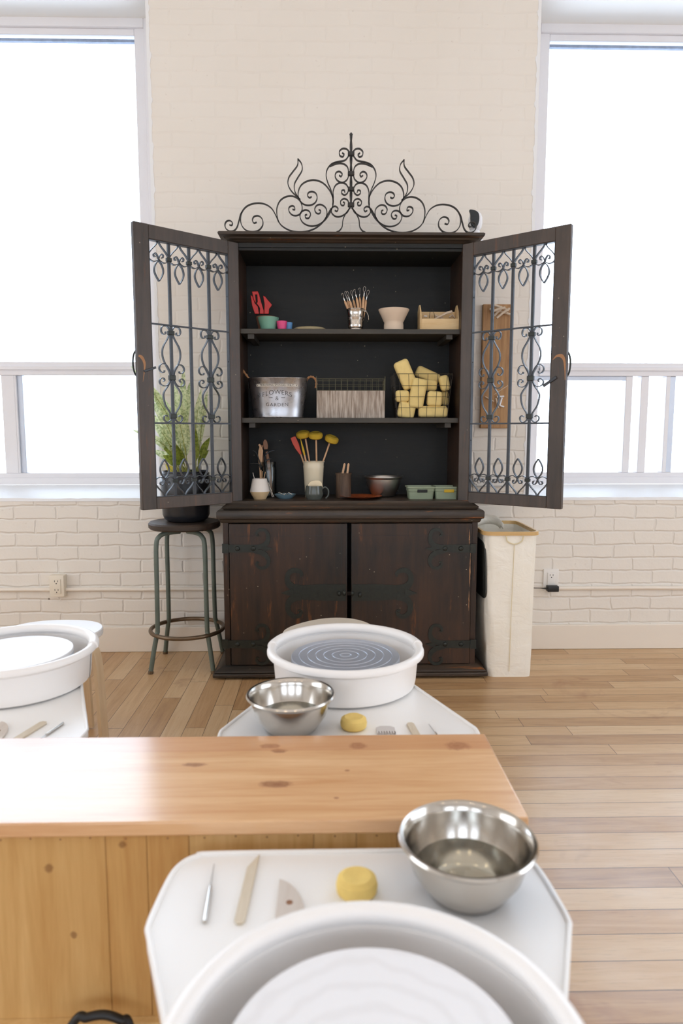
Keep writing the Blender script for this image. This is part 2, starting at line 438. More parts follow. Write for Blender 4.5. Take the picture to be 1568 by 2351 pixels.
M['leaf2'] = leaf_mat('green_leaf', hexc(150, 162, 70), hexc(92, 108, 40), 0.8)
M['leaf3'] = leaf_mat('yellow_leaf', hexc(226, 206, 90), hexc(190, 170, 70), 0.5)
M['stem'] = plain('leaf_stalk', hexc(160, 160, 80), 0.5)
M['fabric'] = NT('cream_fabric'); _s = M['fabric']; _v = _s.coords()
_s.bump(_s.math('ADD', _s.math('MULTIPLY', _s.noise(_s.mapv(_v, (1, 1, 1.6)), 11, 4, 0.5, 0.8), 1.0), _s.math('MULTIPLY', _s.noise(_v, 220, 2), 0.03)), 0.5, 0.012)
M['fabric'] = _s.fin(_s.mix(_s.noise(_v, 5), hexc(244, 236, 218), hexc(250, 246, 236)), 0.8, 0, 0.2)
M['seam'] = plain('seam_tape', hexc(228, 214, 178), 0.7)
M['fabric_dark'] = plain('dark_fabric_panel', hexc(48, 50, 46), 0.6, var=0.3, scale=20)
M['bamboo'] = wood('bamboo', hexc(200, 158, 96), hexc(222, 186, 128), 'x', 1.0, 0.4)
M['black'] = plain('black_rubber', hexc(24, 25, 27), 0.4)
M['print'] = plain('dark_print', hexc(58, 54, 50), 0.6)
M['sign_print'] = plain('black_print', hexc(40, 38, 36), 0.6)
M['tape'] = plain('paper_tape', hexc(222, 216, 204), 0.7, var=0.03)
M['sponge'] = plain('yellow_sponge', hexc(242, 216, 146), 0.9, 0, 0.1, var=0.08, scale=40, bump=0.5)
M['sponge_o'] = plain('round_yellow_sponge', hexc(250, 214, 130), 0.9, 0, 0.1, var=0.12, scale=50, bump=0.7)
M['sponge_y'] = plain('mustard_sponge', hexc(205, 170, 60), 0.9, 0, 0.1, var=0.15, scale=40, bump=0.6)
M['red'] = plain('red_plastic', hexc(206, 26, 16), 0.35)
M['redrub'] = plain('red_silicone', hexc(190, 66, 46), 0.5)
M['terra'] = plain('brown_clay', hexc(140, 100, 78), 0.7)
M['jade'] = plain('jade_green_glaze', hexc(112, 162, 140), 0.45)
M['pink'] = plain('pink_plastic', hexc(222, 70, 128), 0.4)
M['blue'] = plain('blue_plastic', hexc(96, 150, 200), 0.4)
M['tan'] = plain('tan_fibreboard', hexc(170, 154, 118), 0.7, var=0.2, scale=60)
M['bisque'] = plain('bisque_clay', hexc(222, 200, 176), 0.7, var=0.04)
M['toolwood'] = wood('tool_handle_wood', hexc(196, 150, 108), hexc(220, 180, 140), 'z', 3, 0.5)
M['darkwood'] = wood('dark_handle_wood', hexc(128, 86, 58), hexc(160, 114, 80), 'z', 3, 0.5)
M['palewood'] = wood('pale_box_wood', hexc(214, 178, 124), hexc(232, 204, 156), 'x', 1.5, 0.55)
M['oak'] = wood('oak_plank', hexc(150, 104, 60), hexc(200, 158, 108), 'z', 1.4, 0.5, 14)
M['dowel'] = wood('cut_dowel', hexc(206, 184, 158), hexc(228, 212, 192), 'x', 3, 0.7)
M['rope'] = plain('jute_rope', hexc(176, 128, 88), 0.9, var=0.25, scale=90, bump=0.8)
M['planter'] = NT('ribbed_whitewash'); _s = M['planter']; _v = _s.coords()
M['planter'] = _s.fin(_s.mix(_s.g(_s.noise(_s.mapv(_v, (60, 60, 5)), 2, 4), 0.35, 0.65), hexc(140, 124, 110), hexc(202, 190, 176)), 0.8)
M['wire'] = plain('black_wire', hexc(52, 46, 38), 0.4, 0.5)
M['wire_g'] = plain('aged_wire', hexc(104, 100, 78), 0.5, 0.5)
M['cream'] = plain('cream_glaze', hexc(226, 214, 186), 0.25, var=0.03)
M['white_glaze'] = plain('white_glaze', hexc(226, 218, 210), 0.4, var=0.03)
M['rawclay'] = plain('raw_clay', hexc(206, 178, 136), 0.75, var=0.06)
M['greymug'] = plain('grey_green_glaze', hexc(84, 88, 82), 0.18, var=0.15)
M['shell'] = plain('cream_gloss_scraper', hexc(222, 204, 170), 0.15, 0.3)
M['darkclay'] = wood('streaked_brown_glaze', hexc(58, 46, 38), hexc(112, 90, 72), 'z', 3, 0.5)
M['bluedish'] = plain('blue_grey_glaze', hexc(108, 134, 146), 0.3, var=0.1)
M['redplate'] = plain('red_amber_glaze', hexc(170, 84, 40), 0.2, var=0.5, scale=14)
M['sage'] = plain('sage_plastic', hexc(142, 154, 128), 0.5, var=0.05)
M['ivory'] = plain('ivory_plastic', hexc(236, 226, 208), 0.35, var=0.01)
M['outwhite'] = plain('white_cover_plate', hexc(236, 232, 226), 0.4, var=0.01)
M['cam_white'] = plain('glossy_white_plastic', hexc(244, 243, 244), 0.2, var=0.01)
M['cam_black'] = plain('glossy_black_plastic', hexc(38, 44, 48), 0.12, var=0.1)
M['kneewood'] = wood('pale_tool_wood', hexc(206, 190, 164), hexc(224, 212, 192), 'y', 3, 0.5)
M['ribwood'] = wood('pale_rib_wood', hexc(206, 194, 182), hexc(218, 208, 198), 'y', 2, 0.5)
M['clear_rib'] = plain('grey_plastic_comb', hexc(206, 200, 196), 0.3)

# ------------------------------------------------------------------ setting
WY, WB = 3.69, 4.04          # room face and outer face of the brick wall
XL, XR, YB, ZC = -4.5, 4.5, -4.5, 4.1
PL, PR = -0.889, 1.074       # brick pier between the windows
LW0, RW1 = -3.15, 3.35       # far jambs of the two windows
SF, SB, ST = 0.855, 0.905, 3.40   # sill front, sill back, soffit
m = MB()
m.box(XL, XR, WY, WB, -0.1, SF - 0.004)
m.box(XL, LW0, WY, WB, SF - 0.004, ST); m.box(PL, PR, WY, WB, SF - 0.004, ST); m.box(RW1, XR, WY, WB, SF - 0.004, ST)
m.box(XL, XR, WY, WB, ST, ZC)
wall_back = struct(m.build('wall_back', M['brick'], origin=(0, WY, 0)))
struct(MB().box(XL - 0.1, XR + 0.1, YB - 0.1, WB, -0.1, 0).build('floor', M['floor'], origin=(0, 0, 0)))
struct(MB().box(XL - 0.1, XR + 0.1, YB - 0.1, WB, ZC, ZC + 0.1).build('ceiling', M['ceiling']))
struct(MB().box(XL - 0.1, XL, YB, WB, 0, ZC).build('wall_left', M['white_paint']))
struct(MB().box(XR, XR + 0.1, YB, WB, 0, ZC).build('wall_right', M['white_paint']))
struct(MB().box(XL - 0.1, XR + 0.1, YB - 0.1, YB, 0, ZC).build('wall_front', M['white_paint']))
# tall painted baseboard
struct(MB().box(XL, XR, WY - 0.018, WY, 0, 0.14).build('baseboard_back', M['board_paint'], bevel=0.004))

def window(name, x0, x1, pier_right, lower):
    """x0..x1 recess; frame stands 25 cm inside the wall thickness"""
    y0, y1 = 3.93, 3.99
    gx0, gx1 = x0 + 0.14, x1 - 0.14
    f = MB()
    # outer casing, stepped
    for (a, b, d) in ((0.0, 0.085, 0.0), (0.085, 0.14, 0.018)):
        f.box(x0 + a, x0 + b, y0 + d, y1 + 0.0199, SB, ST - 0.001); f.box(x1 - b, x1 - a, y0 + d, y1 + 0.0199, SB, ST - 0.001)
        f.box(x0 + b, x1 - b, y0 + d, y1 + 0.02, ST - b*0.6, ST - a*0.6)
        f.box(x0 + b, x1 - b, y0 + d, y1 + 0.02, SB + a*0.45, SB + b*0.48)
    f.box(gx0, gx1, y0 + 0.004, y1 + 0.02, 1.523, 1.597)
    f.box(gx0, gx1, y0 - 0.01, y0 + 0.02, 1.552, 1.572)
    root = struct(f.build(name, M['pvc'], bevel=0.003, origin=((x0+x1)/2, y0, SB)))
    for (a, b) in lower: MB().box(a, b, y0 + 0.012, y1 + 0.01, 0.972, 1.523).build('window_mullion', M['pvc'], root, bevel=0.003)
    MB().box(gx0, gx1, y0 + 0.03, y0 + 0.05, 3.288, 3.302).build('window_seal', M['seal'], root)
    for (a, b) in ((1.597, 3.32), (0.972, 1.523)): MB().box(gx0, gx1, y1, y1 + 0.004, a, b).build('window_pane', M['pane'], root)
    return root
wl = window('window_1', LW0, PL, True, [(-1.836, -1.763), (-1.763, -1.752)])
wr = window('window_2', PR, RW1, False, [(1.716, 1.757), (1.805, 1.851), (1.951, 1.975)])
MB().box(-1.752, -1.722, 3.955, 3.99, 0.972, 1.523).build('sash_stile', M['alu'], wl, bevel=0.002)
MB().box(1.975, 2.009, 3.95, 3.99, 0.972, 1.523).build('sash_stile', M['alu'], wr, bevel=0.002)
MB().box(1.16, 1.74, 3.945, 3.96, 1.500, 1.523).build('sash_rail', M['alu'], wr, bevel=0.002)
for i, (a, b) in enumerate(((LW0, PL), (PR, RW1))):
    m = MB()   # sloping masonry sill with a soft uneven front edge
    n = 60; V = []; F = []
    random.seed(5 + i)
    for k in range(n + 1):
        x = a + (b - a)*k/n; j = random.uniform(-0.004, 0.004)
        V += [(x, WY - 0.006 + j, SF - 0.02), (x, WY - 0.004 + j, SF - 0.004 + j*0.4), (x, WY + 0.02, SF + 0.004), (x, 3.93, SB), (x, 3.93, SF - 0.02)]
    for k in range(n):
        for q in range(5): F.append((k*5+q, k*5+(q+1) % 5, (k+1)*5+(q+1) % 5, (k+1)*5+q))
    F += [(0,1,2,3,4), tuple(n*5+q for q in (4,3,2,1,0))]
    m.add(V, F); struct(m.build('trim_%d' % (i + 1), M['sill_paint']))
    struct(MB().box(a, b, WY + 0.002, 3.93, ST - 0.008, ST).build('trim_%d' % (i + 3), M['white_paint']))
# rough paint edge on the pier corners
for i, (x, sgn) in enumerate(((PL, -1), (PR, 1))):
    random.seed(11 + i); n = 200; V = []; F = []
    for k in range(n + 1):
        z = SF + (ST - SF)*k/n; j = 0.0025 + 0.0022*math.sin(k*0.9 + 2*math.sin(k*0.37)) + (0.006 if k % 17 in (5, 6) else 0) + random.uniform(0, 0.0012)
        V += [(x + sgn*0.012, WY - 0.002, z), (x - sgn*(0.001 + j), WY - 0.002, z), (x - sgn*(0.001 + j), WY + 0.01, z), (x + sgn*0.012, WY + 0.2, z)]
    for k in range(n):
        for q in range(4): F.append((k*4+q, k*4+(q+1) % 4, (k+1)*4+(q+1) % 4, (k+1)*4+q))
    F += [(0,1,2,3), tuple(n*4+q for q in (3,2,1,0))]
    struct(MB().add(V, F).build('trim_%d' % (i + 5), M['sill_paint']))

# ------------------------------------------------------------------ conduit, outlets on the wall
def conduit(name, x0, x1, z, lab, mat):
    random.seed(3); P = []
    n = 24
    for k in range(n + 1): P.append((x0 + (x1 - x0)*k/n, WY - 0.012, z + random.uniform(-0.0015, 0.0015)))
    t = thing(name, lab, 'conduit', (x0, WY - 0.012, z))
    MB().tube(P, 0.011, 10).build('pipe', mat, t)
    for xx in (x0 + (x1 - x0)*0.55,):
        MB().box(xx - 0.01, xx + 0.01, WY - 0.026, WY, z - 0.014, z + 0.014).box(xx - 0.006, xx + 0.006, WY - 0.006, WY, z - 0.04, z - 0.012).build('pipe_strap', mat, t, bevel=0.003)
    return t
conduit('conduit_pipe', -4.4, -0.52, 0.352, 'white painted conduit along the brick under the left window', M['board_paint'])
conduit('conduit_pipe', 1.275, 4.4, 0.347, 'white painted conduit along the brick right of the hamper', M['board_paint'])
def outlet(x, z, lab, mat, w, h, d, two):
    t = thing('power_outlet', lab, 'outlet', (x, WY, z))
    MB().rbox((x, WY - d/2, z), (w, d, h), 0.003).build('outlet_box', mat, t)
    MB().rbox((x + (0.004 if two else 0), WY - d - 0.002, z), (w*0.48, 0.006, h*0.68), 0.002).build('socket_face', mat, t)
    y = WY - d - 0.0056
    for dz in ((0.024, -0.024) if two else (0.024,)):
        s = MB(); s.box(x - 0.009, x - 0.0065, y, y + 0.003, z + dz, z + dz + 0.010); s.box(x + 0.008, x + 0.0105, y, y + 0.003, z + dz, z + dz + 0.010)
        s.lathe([(0, 0), (0.003, 0), (0.003, 0.003), (0, 0.003)], n=10, M=Matrix.Translation((x + 0.001, y + 0.003, z + dz - 0.008)) @ Matrix.Rotation(R(90), 4, 'X'))
        s.build('socket_slots', M['print'], t)
    return t
outlet(-1.462, 0.378, 'ivory surface-mounted double outlet on the conduit under the left window', M['ivory'], 0.078, 0.118, 0.045, True)
outlet(1.236, 0.392, 'flat white outlet on brick beside the laundry hamper, adapter plugged in', M['outwhite'], 0.085, 0.125, 0.008, False)
t = thing('power_adapter', 'small black power adapter plugged into the outlet beside the hamper', 'adapter', (1.236, WY - 0.03, 0.345))
MB().rbox((1.238, WY - 0.032, 0.350), (0.062, 0.036, 0.032), 0.004).build('adapter_body', M['black'], t)
MB().tube([(1.21, WY - 0.034, 0.350), (1.195, WY - 0.034, 0.351), (1.17, WY - 0.03, 0.352), (1.09, WY - 0.02, 0.352)], [0.007, 0.004, 0.0022, 0.0022], 8).build('cord', M['black'], t)

# oak plank with dowels
t = thing('wall_plank', 'upright oak plank hung on the brick behind the right cabinet door', 'plank', (0.90, WY, 1.226))
MB().box(0.82, 0.982, WY - 0.024, WY, 1.226, 1.872).build('board', M['oak'], t, bevel=0.004)
MB().lathe([(0, 0), (0.006, 0), (0.006, 0.004), (0, 0.004)], n=12, M=Matrix.Translation((0.90, WY - 0.022, 1.252)) @ Matrix.Rotation(R(90), 4, 'X')).build('screw_head', M['black'], t)
def stick(pts, r, mat, name, lab, cat='twig', group=None):
    return tag(MB().tube(pts, r, 8).build(name, mat), lab, cat, group)
TW = [((1124, 710), (1172, 722)), ((1131, 700), (1168, 714)), ((1134, 726), (1152, 708)), ((1140, 730), (1170, 708)), ((1128, 716), (1160, 706))]
for i, (a, b) in enumerate(TW):
    A = atY(*a, WY - 0.034 - 0.011*i); B = atY(*b, WY - 0.036 - 0.011*i)
    stick([A, A.lerp(B, .5) + Vector((0, 0, 0.003)), B], [0.0065, 0.007, 0.006], M['dowel'], 'dried_stalk', ['longest pale dried stalk across the top of the oak plank', 'topmost dried stalk on the oak plank, sloping down right', 'short dried stalk pointing down left on the oak plank', 'lowest dried stalk in the bunch on the oak plank', 'nearly level dried stalk in the middle of the bunch'][i], 'stalk', 'dried stalks on the oak plank')
for i, (a, b, r, mm, lab) in enumerate([((1141, 911), (1157, 910), 0.005, 'cam_white', 'white short dowel lying across, low on the oak plank'), ((1152, 913), (1147, 931), 0.005, 'cam_white', 'white dowel hanging down from the short one on the oak plank'), ((1147, 931), (1157, 934), 0.004, 'cam_white', 'white tip piece turned right at the foot of the dowel'), ((1138, 914), (1144, 937), 0.004, 'dowel', 'brown twig slanting left of the white dowels'), ((1114, 911), (1134, 922), 0.003, 'dowel', 'thin brown twig pointing left, low on the oak plank'), ((1134, 906), (1166, 885), 0.002, 'dowel', 'thin pale stem rising to the right on the oak plank')]):
    A = atY(*a, WY - 0.032 - 0.006*(i % 2)); B = atY(*b, WY - 0.032 - 0.006*(i % 2)); stick([A, B], r, M[mm], 'craft_stick', lab, 'stick')

# ------------------------------------------------------------------ text helper
def text_mb(txt, size, fn, ext=0.0004, spacing=1.0):
    cu = bpy.data.curves.new('lettering', 'FONT'); cu.body = txt; cu.size = size; cu.align_x = 'CENTER'; cu.align_y = 'CENTER'; cu.extrude = ext; cu.space_character = spacing; cu.offset = -0.011*size if size > 0.013 else 0
    o = bpy.data.objects.new('lettering_source', cu); COL.objects.link(o)
    dg = bpy.context.evaluated_depsgraph_get(); me = bpy.data.meshes.new_from_object(o.evaluated_get(dg))
    m = MB(); m.add([fn(v.co) for v in me.vertices], [tuple(p.vertices) for p in me.polygons])
    bpy.data.objects.remove(o); bpy.data.meshes.remove(me); bpy.data.curves.remove(cu)
    return m
# laundry lettering on the wall above the hamper
t = thing('wall_lettering', 'small black LAUNDRY lettering in a tag outline on the brick', 'lettering', (0.88, WY, 0.91))
TX0, TX1, TZ0, TZ1 = 0.794, 0.967, 0.914, 0.966
yy = WY - 0.0125
MB().box(TX0 - 0.004, TX1 + 0.004, WY - 0.012, WY, TZ0 - 0.006, TZ1 + 0.006).build('tag_plate', M['white_paint'], t, bevel=0.002)
o_ = [(TX0 + 0.016, TZ1), (TX1, TZ1), (TX1, TZ0), (TX0 + 0.016, TZ0), (TX0 + 0.014, TZ0 + 0.010), (TX0 + 0.002, TZ0 + 0.014), (TX0, TZ0 + 0.026), (TX0 + 0.002, TZ1 - 0.014), (TX0 + 0.014, TZ1 - 0.010)]
MB().ribbon(o_, 0.0022, yy - 0.0006, yy + 0.0006, closed=True).build('tag_outline', M['sign_print'], t, smooth=False)
MB().prismy(ell(TX0 + 0.012, (TZ0+TZ1)/2, 0.0035, 0.0035, 12), yy - 0.0006, yy + 0.0006).build('tag_dot', M['sign_print'], t)
text_mb('LAUNDRY', 0.034, lambda c: (0.889 + c.x*0.97, yy - c.z, 0.940 + c.y), 0.0004, 1.05).build('letters', M['sign_print'], t, smooth=False, recalc=False)

# ------------------------------------------------------------------ the old hutch cabinet
CX = 0.1135; BX0, BX1 = -0.506, 0.733; BY = 3.28; CB = 3.665
cab = thing('hutch_cabinet', 'tall dark antique wooden hutch with open iron-grille doors against the brick', 'cabinet', (CX, 3.45, 0))
# base body with bottom, sides, back, inner shelf
m = MB()
m.box(BX0, BX0 + 0.028, BY, CB, 0.05, 0.775); m.box(BX1 - 0.028, BX1, BY, CB, 0.05, 0.775)
m.box(BX0 + 0.028, BX1 - 0.028, CB - 0.02, CB, 0.05, 0.775); m.box(BX0 + 0.028, BX1 - 0.028, BY + 0.03, CB - 0.02, 0.05, 0.07)
m.box(BX0 + 0.028, BX1 - 0.028, BY + 0.03, CB - 0.02, 0.40, 0.42)
m.box(BX0 + 0.028, BX1 - 0.028, BY + 0.002, BY + 0.03, 0.767, 0.775)
m.build('base_body', M['cab'], cab, bevel=0.002)
# stepped plinth
m = MB()
for (ov, z0, z1) in ((0.055, 0.012, 0.030), (0.046, 0.030, 0.040)):
    m.box(BX0 - ov, BX1 + ov, BY - ov, CB, z0, z1)
m.frustum((BX0 - 0.044, BX1 + 0.044, BY - 0.044, CB), (BX0 - 0.010, BX1 + 0.010, BY - 0.010, CB), 0.040, 0.058)
for fx in (BX0 + 0.03, BX1 - 0.03):
    for fy in (BY + 0.03, CB - 0.05): m.box(fx - 0.03, fx + 0.03, fy - 0.03, fy + 0.03, 0, 0.013)
m.build('plinth', M['cab_h'], cab, bevel=0.004)
# counter slab and stepped moulding
def sweep_rect(m, prof, x0, x1, y0, y1):     # prof: (overhang, z) outline running round front and sides
    V = []; F = []; L = len(prof)
    for (ov, z) in prof: V += [(x0 - ov, y1, z), (x0 - ov, y0 - ov, z), (x1 + ov, y0 - ov, z), (x1 + ov, y1, z)]
    for i in range(L - 1):
        for q in range(3): F.append((i*4+q, i*4+q+1, (i+1)*4+q+1, (i+1)*4+q))
        F.append((i*4+3, i*4, (i+1)*4, (i+1)*4+3))
    F.append((0,1,2,3)); F.append(tuple((L-1)*4+q for q in (3,2,1,0)))
    m.add(V, F)
m = MB()
sweep_rect(m, [(0.004, 0.768), (0.010, 0.774), (0.012, 0.779), (0.014, 0.786), (0.024, 0.791), (0.026, 0.800), (0.026, 0.822), (0.020, 0.830), (0.006, 0.833)], BX0, BX1, BY, CB)
m.build('counter_slab', M['cab_h'], cab, bevel=0.001)
m = MB()
sweep_rect(m, [(0.020, 0.833), (0.026, 0.838), (0.028, 0.847), (0.020, 0.853), (0.014, 0.857), (0.006, 0.864), (0.000, 0.873)], BX0 + 0.028, BX1 - 0.028, BY + 0.015, CB)
m.build('waist_moulding', M['cab_h'], cab, bevel=0.001)
# base doors with strap hinges
def base_door(x0, x1, mir):
    d = MB(); d.box(x0, x1, BY - 0.012, BY + 0.012, 0.062, 0.765)
    dr = d.build('door', M['cab'], cab, bevel=0.003)
    s = MB()
    gx = x1 - 0.028 if not mir else x0 + 0.028
    s.box(gx - 0.0012, gx + 0.0012, BY - 0.0128, BY - 0.011, 0.46, 0.70); s.box(x0 + 0.03, x1 - 0.03, BY - 0.0125, BY - 0.011, 0.705, 0.7065)
    s.build('panel_groove', M['black'], dr)
    def Q(u, v):      # traced on the left door, mirrored for the right
        px = 490 + u/4.9; py = 1140 + v/4.9
        if mir: px = 2*801.5 - px
        p = atY(px, py, BY - 0.012); return (p.x, p.z)
    def strap(m, path, ws, y=0.0035):
        P = catmull([Vector(Q(*p)) for p in path], 5); n = len(P); k = len(ws) - 1
        W = []
        for i in range(n):
            f = i/(n-1)*k; a = int(min(f, k-1)); W.append((ws[a]*(1-(f-a)) + ws[a+1]*(f-a))/4.9*0.00214)
        m.ribbon([(p.x, p.y) for p in P], W, BY - 0.012 - y, BY - 0.0125)
    for dv in (0, 1075):
        m = MB()
        strap(m, [(165, 585+dv), (330, 585+dv), (500, 585+dv)], [88, 88, 84])
        strap(m, [(455, 570+dv), (545, 560+dv), (600, 520+dv), (617, 450+dv), (590, 385+dv), (530, 372+dv), (490, 400+dv), (488, 435+dv), (510, 438+dv)], [46, 58, 56, 40, 34, 34, 30, 24, 18], 0.005)
        strap(m, [(455, 612+dv), (545, 630+dv), (598, 670+dv), (622, 730+dv), (595, 790+dv), (535, 805+dv), (490, 775+dv), (490, 740+dv), (515, 742+dv)], [46, 58, 56, 40, 34, 34, 30, 24, 18], 0.005)
        strap(m, [(560, 590+dv), (600, 588+dv), (668, 583+dv)], [56, 44, 4], 0.0065)
        strap(m, [(100, 583+dv), (168, 583+dv)], [105, 105], 0.007)
        for u in (270, 450): 
            c = Q(u, 583+dv); m.lathe([(0, 0.011), (0.009, 0.0085), (0.013, 0.003), (0.013, 0)], n=14, M=Matrix.Translation((c[0], BY - 0.012, c[1])) @ Matrix.Rotation(R(90), 4, 'X'))
        m.build('strap_hinge', M['plate'], dr)
    m = MB()
    strap(m, [(1492, 1080), (1200, 1078), (900, 1078)], [188, 186, 150])
    strap(m, [(990, 1030), (900, 1022), (838, 960), (838, 880), (885, 832), (955, 835), (992, 868), (985, 900)], [70, 84, 66, 56, 56, 50, 36, 20], 0.005)
    strap(m, [(990, 1130), (905, 1140), (845, 1200), (845, 1290), (905, 1345), (968, 1335), (985, 1290), (950, 1280)], [70, 84, 66, 56, 50, 46, 36, 18], 0.005)
    strap(m, [(900, 1078), (850, 1080), (765, 1086)], [90, 64, 4], 0.0065)
    m.build('lock_plate', M['plate'], dr)
    for u in ((1415, 1085), (1470, 1080)) if not mir else ((1405, 1100), (1490, 1085)):
        c = Q(*u); m = MB(); m.lathe([(0, 0.016), (0.006, 0.014), (0.009, 0.008), (0.005, 0.003), (0.005, 0)], n=12, M=Matrix.Translation((c[0], BY - 0.015, c[1])) @ Matrix.Rotation(R(90), 4, 'X') @ Matrix.Diagonal((1, 1.5, 1, 1)))
        m.build('knob', M['plate'], dr)
    return dr
def wear_streak(par, x, z0, z1, w_, seed):
    random.seed(seed); n = 14; L_, R_ = [], []
    for k in range(n + 1):
        z = z0 + (z1 - z0)*k/n; e = math.sin(PI*k/n)
        L_.append((x - w_*e*random.uniform(0.2, 1.0), z)); R_.append((x + w_*e*random.uniform(0.2, 1.0) + 0.0004, z))
    MB().prismy(L_ + R_[::-1], BY - 0.0127, BY - 0.0115).build('worn_streak', M['worn'], par, label='bare orange streak of worn edge')
base_door(-0.474, 0.096, False)
bd = base_door(0.116, 0.703, True)
for x, z0, z1, w_, sd in ((0.690, 0.655, 0.735, 0.003, 1), (0.696, 0.45, 0.60, 0.0035, 2), (0.698, 0.60, 0.655, 0.002, 3), (0.694, 0.33, 0.43, 0.002, 4)): wear_streak(bd, x, z0, z1, w_, sd)
# upper case
UX0, UX1, UY = -0.436, 0.664, 3.335
for xa in (UX0, UX1 - 0.022): MB().box(xa, xa + 0.022, UY, CB, 0.873, 2.09).build('case_side', M['cab'], cab, bevel=0.002)
MB().box(UX0 + 0.022, UX1 - 0.022, CB - 0.018, CB, 0.873, 2.09).build('back_boards', M['cab_in'], cab)
MB().box(UX0 + 0.022, UX1 - 0.022, UY + 0.01, CB - 0.018, 2.055, 2.075).box(UX0, UX1, UY, UY + 0.02, 2.068, 2.09).build('case_top', M['cab_in'], cab)
SH = [(1.674, 1.697), (1.249, 1.2735)]
for (z0, z1) in SH:
    sh = MB().box(UX0 + 0.022, UX1 - 0.022, 3.36, CB - 0.018, z0, z1).build('shelf', M['shelf'], cab, bevel=0.0015)
    for xa in (UX0 + 0.055, UX1 - 0.085): MB().box(xa, xa + 0.030, 3.375, CB - 0.018, z0 - 0.022, z0).build('shelf_cleat', M['shelf'], sh)
m = MB()
sweep_rect(m, [(0.004, 2.086), (0.014, 2.090), (0.020, 2.096), (0.030, 2.100), (0.034, 2.107), (0.046, 2.109), (0.054, 2.113), (0.056, 2.121), (0.050, 2.127)], UX0 - 0.012, UX1 + 0.018, UY + 0.005, CB)
m.build('cornice', M['cab_h'], cab, bevel=0.001)

